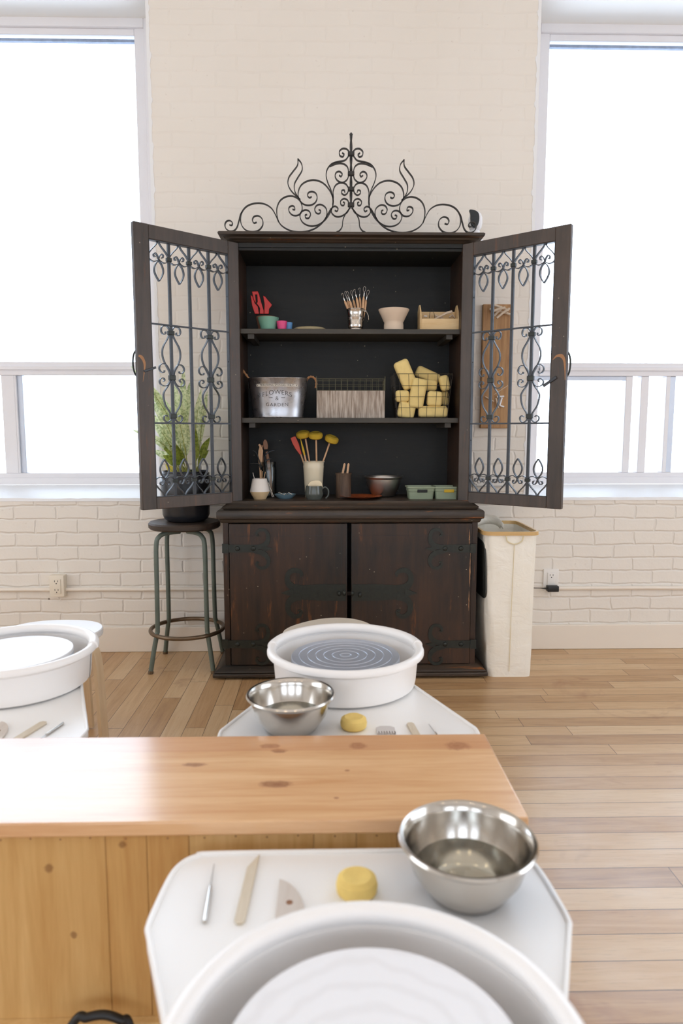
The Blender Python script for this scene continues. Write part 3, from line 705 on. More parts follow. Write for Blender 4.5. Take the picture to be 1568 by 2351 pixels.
# open upper doors with wrought iron grilles
def grille_door(mir):
    sgn = 1 if mir else -1
    hx = 0.641 if mir else -0.413
    hinge = Vector((hx, 3.33, 0)); ox = 1.039 if mir else -0.811
    d = (Vector((ox, 3.0, 0)) - hinge); W = d.length; d.normalize()
    nrm = Vector((-d.y, d.x, 0)) if mir else Vector((d.y, -d.x, 0))   # away from the camera
    if nrm.y < 0: nrm = -nrm
    Mx = Matrix(((d.x, nrm.x, 0, hinge.x), (d.y, nrm.y, 0, hinge.y), (0, 0, 1, 0), (0, 0, 0, 1)))
    Z0, Z1 = 0.862, 2.085; T = 0.027
    a, b = 0.056, W - 0.068           # inner edges of the stiles
    v0, v1 = Z0 + 0.053, Z1 - 0.060
    f = MB()
    f.box(0, a, 0, T, Z0, Z1, Mx); f.box(b, W, 0, T, Z0, Z1, Mx)
    f.box(a, b, 0.0008, T - 0.0008, Z0, v0, Mx); f.box(a, b, 0.0008, T - 0.0008, v1, Z1, Mx)
    dr = f.build('door', M['cab_door'], cab, bevel=0.003)
    Ho = v1 - v0; wo = b - a; hw = wo/8
    G = [MB()]; ym = 0.016
    # inner flat strip round the opening
    st = MB()
    st.box(a, a + 0.003, 0.003, T - 0.002, v0, v1, Mx); st.box(b - 0.003, b, 0.003, T - 0.002, v0, v1, Mx)
    st.box(a, b, 0.003, T - 0.002, v0, v0 + 0.003, Mx); st.box(a, b, 0.003, T - 0.002, v1 - 0.003, v1, Mx)
    st.build('grille_frame', M['iron'], dr)
    for k in (1, 2, 3):
        u = a + wo*k/4; MB().box(u - 0.0058, u + 0.0058, ym - 0.0058, ym + 0.0058, v0, v1, Mx).build('grille_bar', M['iron'], dr)
    for v in (0.353, 0.781): MB().box(a, b, ym - 0.0125, ym - 0.0045, v1 - v - 0.0035, v1 - v + 0.0035, Mx).build('cross_bar', M['iron'], dr)
    class _C:
        def box(s, *a): MB().box(*a).build('collar', M['plate'], dr, bevel=0.0015)
    col = _C()
    def arm(pts, cu, s, flip=False, cl=False):
        P = catmull([Vector((p[0], p[1], 0)) for p in pts], 6)
        Q = [(cu + s*p.x, (v0 + p.y) if flip else (v1 - p.y)) for p in P]
        G[0].ribbon(Q, 0.0036, ym - 0.0065, ym + 0.0065, M=Mx)
    k_ = hw/0.05
    arms = [(0.001, 0), (.012, .018), (.033, .04), (.0455, .058), (.0485, .071), (.042, .082), (.025, .088), (.009, .083), (.0, .074), (-.006, .060), (-.014, .052), (-.0225, .056), (-.021, .066), (-.015, .067)]
    leaf = [(0, .082), (.012, .094), (.020, .112), (.0205, .130), (.012, .150), (0, .168)]
    for k in range(4):
        cu = a + wo*(k + 0.5)/4
        for fl in (False, True):
            for s in (1, -1):
                arm([(p[0]*k_, p[1]) for p in arms], cu, s, fl); arm(leaf, cu, s, fl)
            G[0].build('leaf_scroll', M['iron'], dr); G[0] = MB()
    for k in (1, 2, 3):
        u = a + wo*k/4
        for z in (v1 - 0.070, v0 + 0.070): col.box(u - 0.0115, u + 0.0115, ym - 0.009, ym + 0.009, z - 0.008, z + 0.008, Mx)
    for k in (1, 3):
        u = a + wo*k/4
        for s in (1, -1):
            arm([(.005, .390), (.007, .372), (.017, .358), (.032, .356), (.044, .364), (.046, .380), (.038, .392), (.027, .390), (.026, .380)], u, s)
            arm([(.006, .388), (.020, .415), (.038, .445), (.044, .472), (.040, .500), (.026, .530), (.012, .555), (.007, .580)], u, s)
            arm([(.009, .582), (.012, .550), (.026, .526), (.043, .520), (.057, .529), (.060, .545), (.050, .558), (.038, .557), (.036, .549)], u, s)
            arm([(.009, .578), (.012, .596), (.025, .613), (.042, .617), (.057, .609), (.060, .595), (.052, .584), (.040, .584), (.037, .592), (.043, .598)], u, s)
            arm([(.007, .582), (.018, .612), (.037, .638), (.044, .660), (.036, .700), (.016, .732), (.007, .752)], u, s)
            arm([(.006, .745), (.008, .759), (.019, .773), (.033, .776), (.044, .766), (.044, .752), (.034, .746), (.026, .752)], u, s)
        G[0].build('lens_scroll', M['iron'], dr); G[0] = MB()
        for v, hh in ((.384, .009), (.579, .011), (.749, .010)): col.box(u - 0.0145, u + 0.0145, ym - 0.0095, ym + 0.0095, v1 - v - hh, v1 - v + hh, Mx)
    # bare worn patch where hands grip the stile
    def worn(path, wid):
        C_ = catmull([Vector((p[0], p[1], 0)) for p in path], 6); n = len(C_); k = len(wid) - 1; ws = []
        for i in range(n):
            f_ = i/(n-1)*k; q = int(min(f_, k-1)); ws.append(wid[q]*(1-(f_-q)) + wid[q+1]*(f_-q))
        return MB().ribbon([(p.x, p.y) for p in C_], ws, -0.0006, 0.001, M=Mx)
    if mir:
        wpath, wwid = [(b + 0.008, 1.520), (b + 0.026, 1.535), (b + 0.048, 1.533), (b + 0.060, 1.512), (b + 0.0645, 1.470), (b + 0.066, 1.43)], [.002, .010, .016, .010, .005, .002]
        wm = worn(wpath, wwid)
        wm.build('worn_patch', M['worn'], dr, label='bare orange wood where the stain is rubbed off')
        MB().box(-0.062, 0.008, -0.006, 0, -0.0065, 0.0065, Mx @ Matrix.Translation((b + 0.022, 0, 1.44)) @ Matrix.Rotation(R(-32), 4, 'Y')).build('latch_bar', M['iron'], dr, bevel=0.0015)
    else:
        wm = worn([(b + 0.064, 1.530), (b + 0.050, 1.524), (b + 0.038, 1.500), (b + 0.040, 1.465), (b + 0.048, 1.420)], [.008, .014, .011, .005, .001])
        wm.build('worn_patch', M['worn'], dr, label='bare orange wood where the stain is rubbed off')
        MB().box(-0.03, 0.03, -0.004, 0, -0.005, 0.005, Mx @ Matrix.Translation((b + 0.014, 0, 1.475)) @ Matrix.Rotation(R(20), 4, 'Y')).build('latch_bar', M['iron'], dr, bevel=0.0015)
    # pull ring on the outer face, seen past the edge
    MB().tube([Mx @ Vector((W - 0.012 + 0.020*math.sin(q)*0.9, T + 0.006 + 0.004*math.sin(q), 1.50 + 0.055*math.cos(q))) for q in [2*PI*k/20 for k in range(20)]], 0.004, 8, closed=True).build('door_pull', M['plate'], dr)
    for z in (v0 + 0.25, v0 + 0.62, v1 - 0.19): MB().lathe([(0, 0), (0.0035, 0), (0.003, 0.002), (0, 0.0025)], n=10, M=Mx @ Matrix.Translation((a + 0.003, 0.014, z)) @ Matrix.Rotation(R(90), 4, 'Y')).build('rivet', M['black'], dr)
    return dr
grille_door(False); grille_door(True)

# ------------------------------------------------------------------ wrought iron crest on top
YC = 3.40
def T_(u, v): p = atY(480 + u/2.4123, 280 + v/2.4123, YC); return (p.x, p.z)
ZT = 2.127
AX = T_(786, 400)[0]
crest = thing('iron_crest', 'wrought iron scroll ornament with flame leaves standing on top of the cabinet', 'ornament', (AX, YC, ZT))
CR = [
 [(385,555),(368,515),(345,478),(310,456),(270,450),(230,457),(200,475),(180,505),(174,540),(182,575),(205,600),(240,608),(275,600),(297,572),(295,540),(275,521),(250,524),(240,543),(248,560),(264,556)],
 [(184,497),(174,515),(165,550),(155,583),(138,602),(112,604),(93,590),(88,568),(98,550),(116,547),(129,558),(126,572),(113,571)],
 [(475,470),(468,489),(452,488),(441,478),(450,466),(466,466)][:0] or [(462,484),(474,486),(472,470),(458,465),(443,475),(444,497),(462,516),(488,518),(508,505),(516,480),(510,450),(490,424),(460,411),(425,415),(395,435),(378,468),(375,505),(384,548),(405,577),(445,600),(490,609),(540,606),(590,588),(630,555),(655,515),(675,480)],
 [(568,414),(556,420),(545,408),(552,391),(572,386),(592,397),(598,424),(585,450),(555,462),(522,455),(500,430),(493,398),(505,358),(535,332),(580,322),(625,335),(660,368),(682,410),(688,450),(674,495),(645,540),(605,570),(560,576),(522,560),(504,530),(508,503),(530,488),(552,493),(562,512),(552,532),(536,532),(532,517),(543,513)],
 [(645,540),(653,505),(645,475),(620,458),(596,463),(585,484),(594,505),(612,507),(618,492),(607,486)],
 [(492,205),(490,240),(465,275),(442,308),(437,345),(455,382),(485,412),(505,430)],
 [(492,205),(512,232),(515,268),(492,308),(473,345),(475,385),(494,420)],
 [(772,190),(752,213),(712,221),(678,234),(655,262),(648,298),(658,338),(674,375),(684,415),(686,450)],
 [(773,276),(765,248),(740,231),(705,232),(668,247)],
 [(772,300),(764,320),(740,336),(712,326),(698,302),(704,281),(722,275),(737,288),(731,302),(720,296)],
 [(772,366),(755,343),(725,338),(700,352),(687,385),(688,420),(684,460)],
 [(772,378),(765,396),(750,405),(735,396),(735,381),(748,378),(752,390)],
 [(776,455),(766,433),(746,425),(728,440),(732,460),(746,462),(750,448),(741,444)],
 [(779,470),(766,500),(730,523),(700,523),(679,503),(680,477),(698,467),(714,480),(708,495),(696,490)],
 [(783,474),(757,508),(742,540),(737,580),(722,602),(706,610)],
 [(776,166),(762,151),(740,148),(722,163),(724,186),(740,193),(748,180),(737,172)],
]
m = MB()
for P in CR:
    C_ = catmull([Vector((*T_(*p), 0)) for p in P], 5)
    for s in (1, -1):
        m.ribbon([(AX + s*(p.x - AX), p.y) for p in C_], 0.0042, YC - 0.007, YC + 0.007)
m.build('scrolls', M['crest'], crest)
m = MB(); z1 = T_(786, 68)[1]; z0 = T_(786, 470)[1]
n = 44; V = []; F = []
for k in range(n + 1):
    a = k/n*PI*3.0
    for q in range(4): V.append((AX + 0.0066*math.cos(a + q*PI/2), YC + 0.0066*math.sin(a + q*PI/2), z0 + (z1 - z0)*k/n))
for k in range(n):
    for q in range(4): F.append((k*4+q, k*4+(q+1) % 4, (k+1)*4+(q+1) % 4, (k+1)*4+q))
F += [(0,1,2,3), tuple(n*4+q for q in (3,2,1,0))]
m.add(V, F).build('spire', M['crest'], crest, smooth=False)
MB().lathe([(0, 0.010), (0.008, 0.001), (0.008, -0.004), (0, -0.004)], (AX, YC, z1), 4).build('finial', M['crest'], crest, smooth=False)
for v in (177, 287, 372, 459):
    z = T_(786, v)[1]; MB().box(AX - 0.0155, AX + 0.0155, YC - 0.011, YC + 0.011, z - 0.009, z + 0.009).build('collar', M['crest'], crest, bevel=0.002)

# security camera
c = atY(1089, 530, 3.45)
t = thing('security_camera', 'white round security camera with black face on the cabinet top', 'camera', (c.x, 3.47, ZT))
MB().lathe([(0, 0), (0.045, 0), (0.047, 0.006), (0.040, 0.016), (0.030, 0.034), (0.026, 0.056), (0, 0.060)], (c.x + 0.004, 3.47, ZT), 32).build('camera_base', M['cam_white'], t)
MB().lathe([(0.0, -0.050), (0.018, -0.046), (0.031, -0.032), (0.036, -0.008), (0.036, 0.014), (0.030, 0.034), (0.018, 0.046), (0, 0.049)], (c.x + 0.008, 3.47, ZT + 0.101), 32, sx=0.95).build('camera_head', M['cam_white'], t)
fp = catmull([Vector(p) for p in ((-0.030, 0.046, 0), (0.0, 0.044, 0), (0.022, 0.030, 0), (0.027, 0.0, 0), (0.018, -0.028, 0), (0.0, -0.038, 0), (-0.018, -0.026, 0), (-0.023, 0.0, 0), (-0.024, 0.026, 0))], 5, True)
MB().prismy([(c.x - 0.004 + p.x*0.86, ZT + 0.100 + p.y*0.98) for p in fp], 3.428, 3.445).build('camera_face', M['cam_black'], t, bevel=0.004)
MB().lathe([(0, 0.004), (0.007, 0.003), (0.0075, 0)], n=20, M=Matrix.Translation((c.x - 0.002, 3.429, ZT + 0.080)) @ Matrix.Rotation(R(90), 4, 'X')).build('lens', M['black'], t)


# ------------------------------------------------------------------ shelf one
Z1_, Z2_, Z3_ = 1.697, 1.2735, 0.873
K = 0.00217
def X(px, Y=3.42, py=900): return atY(px, py, Y).x
def cup(name, lab, cat, cx, cy, z, prof, mat, n=40, group=None, thick=0.003):
    inner = [(max(r - thick, 0.001), zz) for (r, zz) in reversed(prof)]
    inner[-1] = (inner[-1][0], inner[-1][1] + thick)
    P = [(0, prof[0][1])] + list(prof) + inner + [(0, inner[-1][1])]
    return tag(MB().lathe(P, (cx, cy, z), n).build(name, mat), lab, cat, group)
gx = X(614, 3.43, 750)
cup('small_pot', 'brown clay pot rim showing behind the jade green pot', 'pot', X(611, 3.50, 740), 3.505, Z1_, [(0.036, 0), (0.050, 0.070), (0.050, 0.078)], M['terra'])
cup('small_pot', 'jade green pot on the top shelf, in front of red clips', 'pot', X(616, 3.41, 740), 3.415, Z1_, [(0.036, 0), (0.050, 0.055), (0.051, 0.060)], M['jade'])
cup('small_cup', 'pink cup beside the jade green pot', 'cup', X(647, 3.40, 740), 3.40, Z1_, [(0.020, 0), (0.026, 0.041)], M['pink'])
cup('small_cup', 'light blue cup half behind the pink cup', 'cup', X(661, 3.43, 740), 3.447, Z1_, [(0.018, 0), (0.022, 0.042)], M['blue'])
# red plastic tools
def red_tool(outline, y, lab, hole=None):
    P = [atY(540 + u/5.807, 640 + v/5.807, y) for (u, v) in outline]
    m = MB(); m.prismy([(p.x, p.z) for p in P], y - 0.004, y + 0.004)
    return tag(m.build('plastic_clip', M['red'], bevel=0.0015), lab, 'clip')
red_tool([(205, 220), (228, 232), (262, 330), (300, 370), (318, 470), (262, 470), (225, 360)], 3.486, 'red plastic clip, leftmost in the brown pot')
red_tool([(222, 172), (300, 168), (318, 205), (345, 310), (378, 420), (382, 470), (326, 470), (330, 390), (286, 330), (300, 310), (292, 210), (265, 212), (276, 320), (250, 290)], 3.500, 'tall red plastic clip with square loop top in the brown pot')
red_tool([(372, 226), (400, 240), (440, 290), (488, 345), (485, 362), (452, 400), (448, 470), (386, 470), (392, 340)], 3.513, 'red plastic clip, rightmost and broadest in the brown pot')
# bat disc
cx = X(711, 3.46, 748)
tag(MB().lathe([(0, 0), (0.078, 0), (0.081, 0.004), (0.081, 0.012), (0.074, 0.017), (0, 0.019)], (cx, 3.46, Z1_), 56).build('round_bat', M['tan']), 'flat tan round bat lying on the top shelf', 'bat')
# steel pail with trimming tools
px0, py0 = X(816, 3.42, 730), 3.42
def pail():
    t = thing('steel_pail', 'small ribbed steel pail of trimming tools on the top shelf', 'pail', (px0, py0, Z1_))
    pr = [(0, 0), (0.035, 0), (0.036, 0.006), (0.0345, 0.009), (0.037, 0.016), (0.039, 0.030), (0.0375, 0.033), (0.040, 0.046), (0.0385, 0.049), (0.0415, 0.062), (0.040, 0.065), (0.0435, 0.096), (0.0455, 0.099), (0.0445, 0.102), (0.042, 0.098), (0.038, 0.060), (0.034, 0.004), (0, 0.003)]
    MB().lathe(pr, (px0, py0, Z1_), 44).build('pail_body', M['steel'], t)
    MB().tube([(px0 + 0.044, py0 - 0.01, Z1_ + 0.090), (px0 + 0.054, py0 - 0.014, Z1_ + 0.088), (px0 + 0.062, py0 - 0.016, Z1_ + 0.070), (px0 + 0.064, py0 - 0.016, Z1_ + 0.050)], 0.0015, 6).tube([(px0 + 0.043, py0 - 0.01, Z1_ + 0.092), (px0 + 0.053, py0 - 0.012, Z1_ + 0.092)], 0.005, 10).build('pail_handle', M['steel'], t)
pail()
TT = [((98, 362), (60, 272), (35, 180), 1), ((122, 362), (98, 272), (70, 160), 0), ((150, 362), (125, 272), (92, 160), 0), ((190, 356), (168, 262), (143, 150), 0), ((230, 356), (208, 232), (186, 132), 1), ((258, 352), (248, 230), (250, 115), 1), ((288, 352), (298, 220), (310, 100), 2), ((312, 372), (326, 262), (355, 145), 2)]
for i, (a, b, c, kind) in enumerate(TT):
    y = py0 - 0.006 + 0.012*(i % 2)
    A = atY(780 + a[0]/5.407, 640 + a[1]/5.407, y); B = atY(780 + b[0]/5.407, 640 + b[1]/5.407, y); C_ = atY(780 + c[0]/5.407, 640 + c[1]/5.407, y)
    base = Vector((px0 + (A.x - px0)*0.55, y, Z1_ + 0.012))
    labs = ['leftmost wood-handled hook tool in the steel pail', 'second from left wood-handled loop tool in the steel pail', 'third from left wood-handled loop tool in the steel pail', 'fourth from left wood-handled tool in the steel pail', 'fifth from left tool with short spiral tip in the steel pail', 'sixth tool with curled hook tip in the steel pail', 'tool with the tallest long wire loop in the steel pail', 'rightmost tool with slanting wire loop in the steel pail']
    t = thing('trimming_tool', labs[i], 'pottery tool', tuple(base), 0, 'trimming tools in the steel pail')
    MB().tube([base, A, A.lerp(B, .7), B], [0.005, 0.0062, 0.006, 0.003], 10).build('tool_handle', M['toolwood'], t)
    d = (C_ - B); s = Vector((d.z, 0, -d.x)).normalized()
    mid = B + d*0.35
    ww = 0.006 if kind == 2 else 0.0045
    if kind == 1: P = [B, mid, B + d*0.8, C_, C_ - s*0.007 - d*0.08, C_ - s*0.008 - d*0.22]
    else: P = [B, mid, B + d*0.75 + s*ww, C_ + s*ww*0.5, C_ - s*ww*0.5, B + d*0.75 - s*ww, mid]
    MB().tube([B, mid], 0.0022, 6).tube(catmull(P, 3), 0.0009, 5).build('tool_wire', M['steel'], t)
# bisque pedestal bowl
cx = X(904, 3.43, 740)
tag(MB().lathe([(0, 0), (0.048, 0), (0.048, 0.030), (0.0465, 0.042), (0.050, 0.048), (0.063, 0.076), (0.0755, 0.101), (0.0755, 0.104), (0.072, 0.102), (0.058, 0.074), (0.044, 0.050), (0, 0.040)], (cx, 3.435, Z1_), 56).build('bisque_bowl', M['bisque']), 'pale unglazed waisted bowl on the top shelf', 'bowl')
# wooden caddy
x0, x1 = X(964, 3.41, 740), X(1053.5, 3.41, 740)
t = thing('wooden_caddy', 'small pale wooden caddy with taller ends on the top shelf', 'box', ((x0+x1)/2, 3.45, Z1_))
MB().box(x0 + 0.006, x1 - 0.006, 3.395, 3.402, Z1_, Z1_ + 0.056).box(x0 + 0.006, x1 - 0.006, 3.495, 3.502, Z1_, Z1_ + 0.105).box(x0 + 0.006, x1 - 0.006, 3.402, 3.495, Z1_, Z1_ + 0.006).build('caddy_body', M['palewood'], t, bevel=0.001)
m = MB()
for xa in (x0, x1 - 0.006):
    O = [(3.393, 0), (3.393, 0.062), (3.405, 0.095), (3.440, 0.128), (3.47, 0.128), (3.504, 0.105), (3.504, 0)]
    V = [(xx, p[0], Z1_ + p[1]) for xx in (xa, xa + 0.006) for p in O]; n = len(O)
    m.add(V, [tuple(range(n)), tuple(range(n, 2*n))[::-1]] + [(i, (i+1) % n, n+(i+1) % n, n+i) for i in range(n)])
m.build('caddy_end', M['palewood'], t, bevel=0.001)
P = lambda u, v, y: atY(780 + u/5.407, 640 + v/5.407, y)
stick([P(1180, 500, 3.43), P(1260, 462, 3.43), P(1330, 425, 3.43), P(1395, 408, 3.43)], [0.004, 0.005, 0.007, 0.007], M['dowel'], 'clay_tool', 'pale club-shaped wooden tool slanting up in the caddy', 'pottery tool')
stick([P(1185, 452, 3.45), P(1220, 470, 3.45), P(1290, 500, 3.45)], [0.006, 0.006, 0.005], M['dowel'], 'clay_tool', 'short pale tool with dark tip at the middle of the caddy', 'pottery tool')
stick([P(1360, 480, 3.47), P(1400, 448, 3.47), P(1430, 485, 3.47)], [0.004, 0.006, 0.004], M['dowel'], 'clay_tool', 'pale tool at the right end of the caddy', 'pottery tool')
tag(MB().tube(catmull([P(1110, 490, 3.45), P(1120, 420, 3.45), P(1145, 375, 3.45), P(1168, 420, 3.45), P(1180, 490, 3.45)], 5), 0.0012, 6).build('wire_cutter', M['wire']), 'thin dark wire loop standing up from the caddy', 'wire')
tag(MB().tube([P(1045, 464, 3.44), P(1085, 466, 3.44)], 0.004, 10).build('clay_tool', M['white_glaze']), 'short white tool end at the left of the caddy', 'pottery tool')

# ------------------------------------------------------------------ shelf two
bx, by = X(639, 3.46, 950), 3.465
def bucket_pt(a, z, off=0.0):       # a angle, z height above shelf
    f = z/0.196; rx = 0.123 + (0.149 - 0.123)*f + off; ry = 0.078 + (0.098 - 0.078)*f + off
    return Vector((bx + rx*math.sin(a), by - ry*math.cos(a), Z2_ + z))
t = thing('galvanised_bucket', 'oval galvanised bucket lettered FLOWERS & GARDEN with rope handles', 'bucket', (bx, by, Z2_))
m = MB(); n = 72; hs = [0.0, 0.004, 0.010, 0.06, 0.12, 0.188, 0.192, 0.196]; of = [0, 0.0025, 0, 0, 0, 0, 0.003, 0.003]
V = []; F = []; L = len(hs)*2
for k in range(n):
    a = 2*PI*k/n
    for h, o_ in zip(hs, of): V.append(bucket_pt(a, h, o_))
    for h in reversed(hs): V.append(bucket_pt(a, max(h, 0.004), -0.0025))
for k in range(n):
    j = (k+1) % n
    for i in range(L - 1): F.append((k*L+i, j*L+i, j*L+i+1, k*L+i+1))
F.append(tuple(k*L for k in range(n))); F.append(tuple(k*L + L - 1 for k in range(n))[::-1])
m.add(V, F).build('bucket_body', M['galv'], t)
def on_bucket(z0, curve=0.0):
    def f(c):
        zz = z0 + c.y - curve*c.x*c.x
        a = math.asin(max(-1, min(1, (c.x)/(0.123 + 0.026*zz/0.196))))
        return bucket_pt(a, zz, 0.0008 + c.z)
    return f
m = text_mb('FLOWERS', 0.031, on_bucket(0.124, 2.6), 0.0004, 1.10); m2 = text_mb('GARDEN', 0.024, on_bucket(0.063, -0.8), 0.0004, 1.22); m3 = text_mb('&', 0.027, on_bucket(0.094), 0.0004)
m.add(m2.v, m2.f); m.add(m3.v, m3.f)
for sx in (-1, 1):
    V = [on_bucket(0.098)(Vector((sx*(0.021 + 0.003*k), dz, zc_))) for k in range(7) for dz in (-0.0012, 0.0012) for zc_ in (0.0004,)]
    m.add(V, [(2*k, 2*k+1, 2*k+3, 2*k+2) for k in range(6)])
m.build('printed_lettering', M['print'], t, smooth=False, recalc=False)
tp = MB(); fb = on_bucket(0.158)
V = []; nn = 24
for k in range(nn + 1):
    xx = -0.100 + 0.200*k/nn
    for dz in (-0.006, 0.006): V.append(fb(Vector((xx, dz, 0.0))))
tp.add(V, [(2*k, 2*k+1, 2*k+3, 2*k+2) for k in range(nn)]).build('tape_label', M['tape'], t, recalc=False)
text_mb('V  THROWING SPONGES ONLY!  V', 0.0125, on_bucket(0.158), 0.0007).build('tape_lettering', M['print'], t, smooth=False, recalc=False)
def Pb(u, v, y): return atY(540 + u/5.807, 820 + v/5.807, y)
rp = catmull([Pb(940, 340, 3.455), Pb(965, 285, 3.45), Pb(1010, 262, 3.445), Pb(1055, 280, 3.44), Pb(1080, 330, 3.435), Pb(1075, 410, 3.43)], 8)
MB().tube(rp, [0.0055 + 0.0012*math.sin(k*1.3) for k in range(len(rp))], 10).build('rope_handle', M['rope'], t)
rp = catmull([Pb(215, 345, 3.455), Pb(170, 270, 3.45), Pb(115, 195, 3.45), Pb(80, 140, 3.45), Pb(70, 110, 3.45)], 8)
MB().tube(rp, [0.0055 + 0.0012*math.sin(k*1.3) for k in range(len(rp))], 10).build('rope_handle', M['rope'], t)
for (u, v) in ((215, 345), (940, 342)): MB().rbox(Pb(u, v, 3.452), (0.010, 0.010, 0.014), 0.003).build('rope_eyelet', M['steel'], t)
# ribbed planter box in a wire frame
x0, x1 = X(727.5, 3.41, 930), X(883, 3.41, 930)
t = thing('ribbed_box', 'whitewashed ribbed box topped by an aged wire rim on the middle shelf', 'box', ((x0+x1)/2, 3.47, Z2_))
zt = atY(800, 897, 3.41).z; wt = atY(800, 870, 3.41).z
m = MB(); nr = 44; pts = []
for (ax, ay, bx_, by_, cnt) in ((x0, 3.41, x1, 3.41, 44), (x1, 3.41, x1, 3.53, 14), (x1, 3.53, x0, 3.53, 44), (x0, 3.53, x0, 3.41, 14)):
    for k in range(cnt):
        f = k/cnt; ox = 0.0022 if k % 2 else 0
        nx, ny = (by_ - ay), -(bx_ - ax); l = math.hypot(nx, ny)
        pts.append((ax + (bx_ - ax)*f + nx/l*ox*(-1 if False else 1), ay + (by_ - ay)*f + ny/l*ox))
m.prism(pts, Z2_, zt).build('box_body', M['planter'], t, smooth=False)
m = MB()
fr = lambda z: [(x0, 3.408, z), (x1, 3.408, z), (x1, 3.532, z), (x0, 3.532, z)]
for z in (zt + 0.002, (zt + wt)/2, wt): m.tube(fr(z), 0.0011 if z < wt else 0.0016, 5, closed=True)
for k in range(12):
    xx = x0 + (x1 - x0)*k/11
    for yy_ in (3.408, 3.532): m.tube([(xx, yy_, zt), (xx, yy_, wt)], 0.0009, 5)
for k in range(1, 5):
    for xx in (x0, x1): m.tube([(xx, 3.408 + 0.124*k/5, zt), (xx, 3.408 + 0.124*k/5, wt)], 0.0009, 5)
for xx in (x0 - 0.001, x1 + 0.001): m.tube([(xx, 3.407, zt - 0.002), (xx, 3.407, wt + 0.012)], 0.0016, 6)
m.build('wire_rim', M['wire_g'], t)
# wire basket of sponges
def bx_at(u, v, y): return atY(790 + u/5.6, 820 + v/5.6, y)
t = thing('wire_basket', 'black wire basket heaped with yellow sponges on the middle shelf', 'basket', (X(969, 3.46), 3.46, Z2_))
yt0, yt1, yb0, yb1 = 3.375, 3.555, 3.385, 3.545
TL = bx_at(640, 215, yt0); TR = bx_at(1395, 215, yt0); BL = bx_at(690, 775, yb0); BR = bx_at(1325, 775, yb0)
BL.z = BR.z = Z2_ + 0.002
rows = [0.0, 0.27, 0.52, 0.775, 1.0]
m = MB()
def ring(f):
    a = TL.lerp(BL, f); b = TR.lerp(BR, f); y1_ = yt1 + (yb1 - yt1)*f
    return [a, b, Vector((b.x, y1_, b.z)), Vector((a.x, y1_, a.z))]
for i, f in enumerate(rows): m.tube(ring(f), 0.0018 if i == 0 else 0.0012, 6, closed=True)
for k in range(8):
    g_ = [0.0, 0.085, 0.25, 0.415, 0.58, 0.75, 0.915, 1.0][k]
    for (q0, q1) in ((0, 1), (3, 2)):
        A, B = ring(0), ring(1); m.tube([A[q0].lerp(A[q1], g_), B[q0].lerp(B[q1], g_)], 0.0012, 6)
    if 0 < k < 7:
        B = ring(1); m.tube([B[0].lerp(B[1], g_), B[3].lerp(B[2], g_)], 0.0011, 6)
for k in range(1, 5):
    A, B = ring(0), ring(1)
    for (q0, q1) in ((0, 3), (1, 2)): m.tube([A[q0].lerp(A[q1], k/5), B[q0].lerp(B[q1], k/5)], 0.0012, 6)
m.build('basket_wire', M['wire'], t)
SP = [((790, 225), (34, 66), -24, 3.44, 0.05, 'tilted yellow sponge standing highest in the wire basket'),
      ((1075, 235), (58, 26), 24, 3.515, 0.045, 'long yellow sponge sloping down right at the back of the basket'),
      ((945, 465), (34, 66), 10, 3.415, 0.045, 'large upright yellow sponge at the front middle of the basket'),
      ((1105, 365), (30, 25), 3, 3.47, 0.05, 'yellow sponge just right of the large upright one'),
      ((1290, 335), (22, 35), -13, 3.45, 0.045, 'yellow sponge poking above the right rim of the basket'),
      ((745, 502), (31, 26), 0, 3.425, 0.05, 'blocky yellow sponge halfway up the left side of the basket'),
      ((800, 682), (38, 36), 12, 3.43, 0.055, 'yellow sponge in the bottom left corner of the basket'),
      ((1140, 702), (66, 25), 0, 3.425, 0.055, 'long flat yellow sponge at the bottom right of the basket'),
      ((1160, 535), (34, 33), 4, 3.42, 0.05, 'chunky yellow sponge above the long flat one'),
      ((1292, 530), (18, 34), -5, 3.495, 0.05, 'narrow yellow sponge against the right side of the basket')]
for (c, sz, ang, y, dp, lab) in SP:
    p = bx_at(*c, y); Mr = Matrix.Rotation(R(ang), 4, 'Y')
    tag(MB().rbox(p, (sz[0]*K*1.02, dp, sz[1]*K*1.02), 0.016, Mr, 4).build('sponge', M['sponge'], origin=tuple(p)), lab, 'sponge', 'sponges in the wire basket')

# ------------------------------------------------------------------ bottom shelf
def Pl(u, v, y): return atY(540 + u/5.807, 980 + v/5.807, y)
vx = X(596.5, 3.40, 1130)
t = thing('faceted_vase', 'small vase, white above and bare clay below, on the bottom shelf', 'vase', (vx, 3.40, Z3_))
MB().lathe([(0, 0), (0.030, 0), (0.0485, 0.036), (0.0490, 0.039), (0, 0.039)], (vx, 3.40, Z3_), 48).build('vase_foot', M['rawclay'], t)
MB().lathe([(0.049, 0.039), (0.047, 0.048), (0.036, 0.100), (0.034, 0.102), (0.031, 0.100), (0.043, 0.045), (0.02, 0.039)], (vx, 3.40, Z3_), 48).build('vase_body', M['white_glaze'], t)
for (a, b, r, mm, lab) in [((265, 730), (235, 610), 0.0018, 'steel', 'thin grey metal rod leaning left out of the vase'), ((330, 730), (346, 580), 0.0018, 'toolwood', 'tallest thin wooden stick in the white and clay vase'), ((352, 730), (360, 590), 0.0016, 'toolwood', 'wooden stick just right of the tallest in the vase'), ((374, 730), (402, 600), 0.0015, 'toolwood', 'thin wooden stick leaning right out of the vase')]:
    A = Pl(*a, 3.40); B = Pl(*b, 3.40); base = A + (A - B)*0.35
    stick([base, A, B], r, M[mm], 'thin_stick', lab, 'stick')
jx, jy = X(617, 3.52, 1100), 3.525
t = thing('glass_jar', 'tall clear glass jar of wooden tools behind the white and clay vase', 'jar', (jx, jy, Z3_))
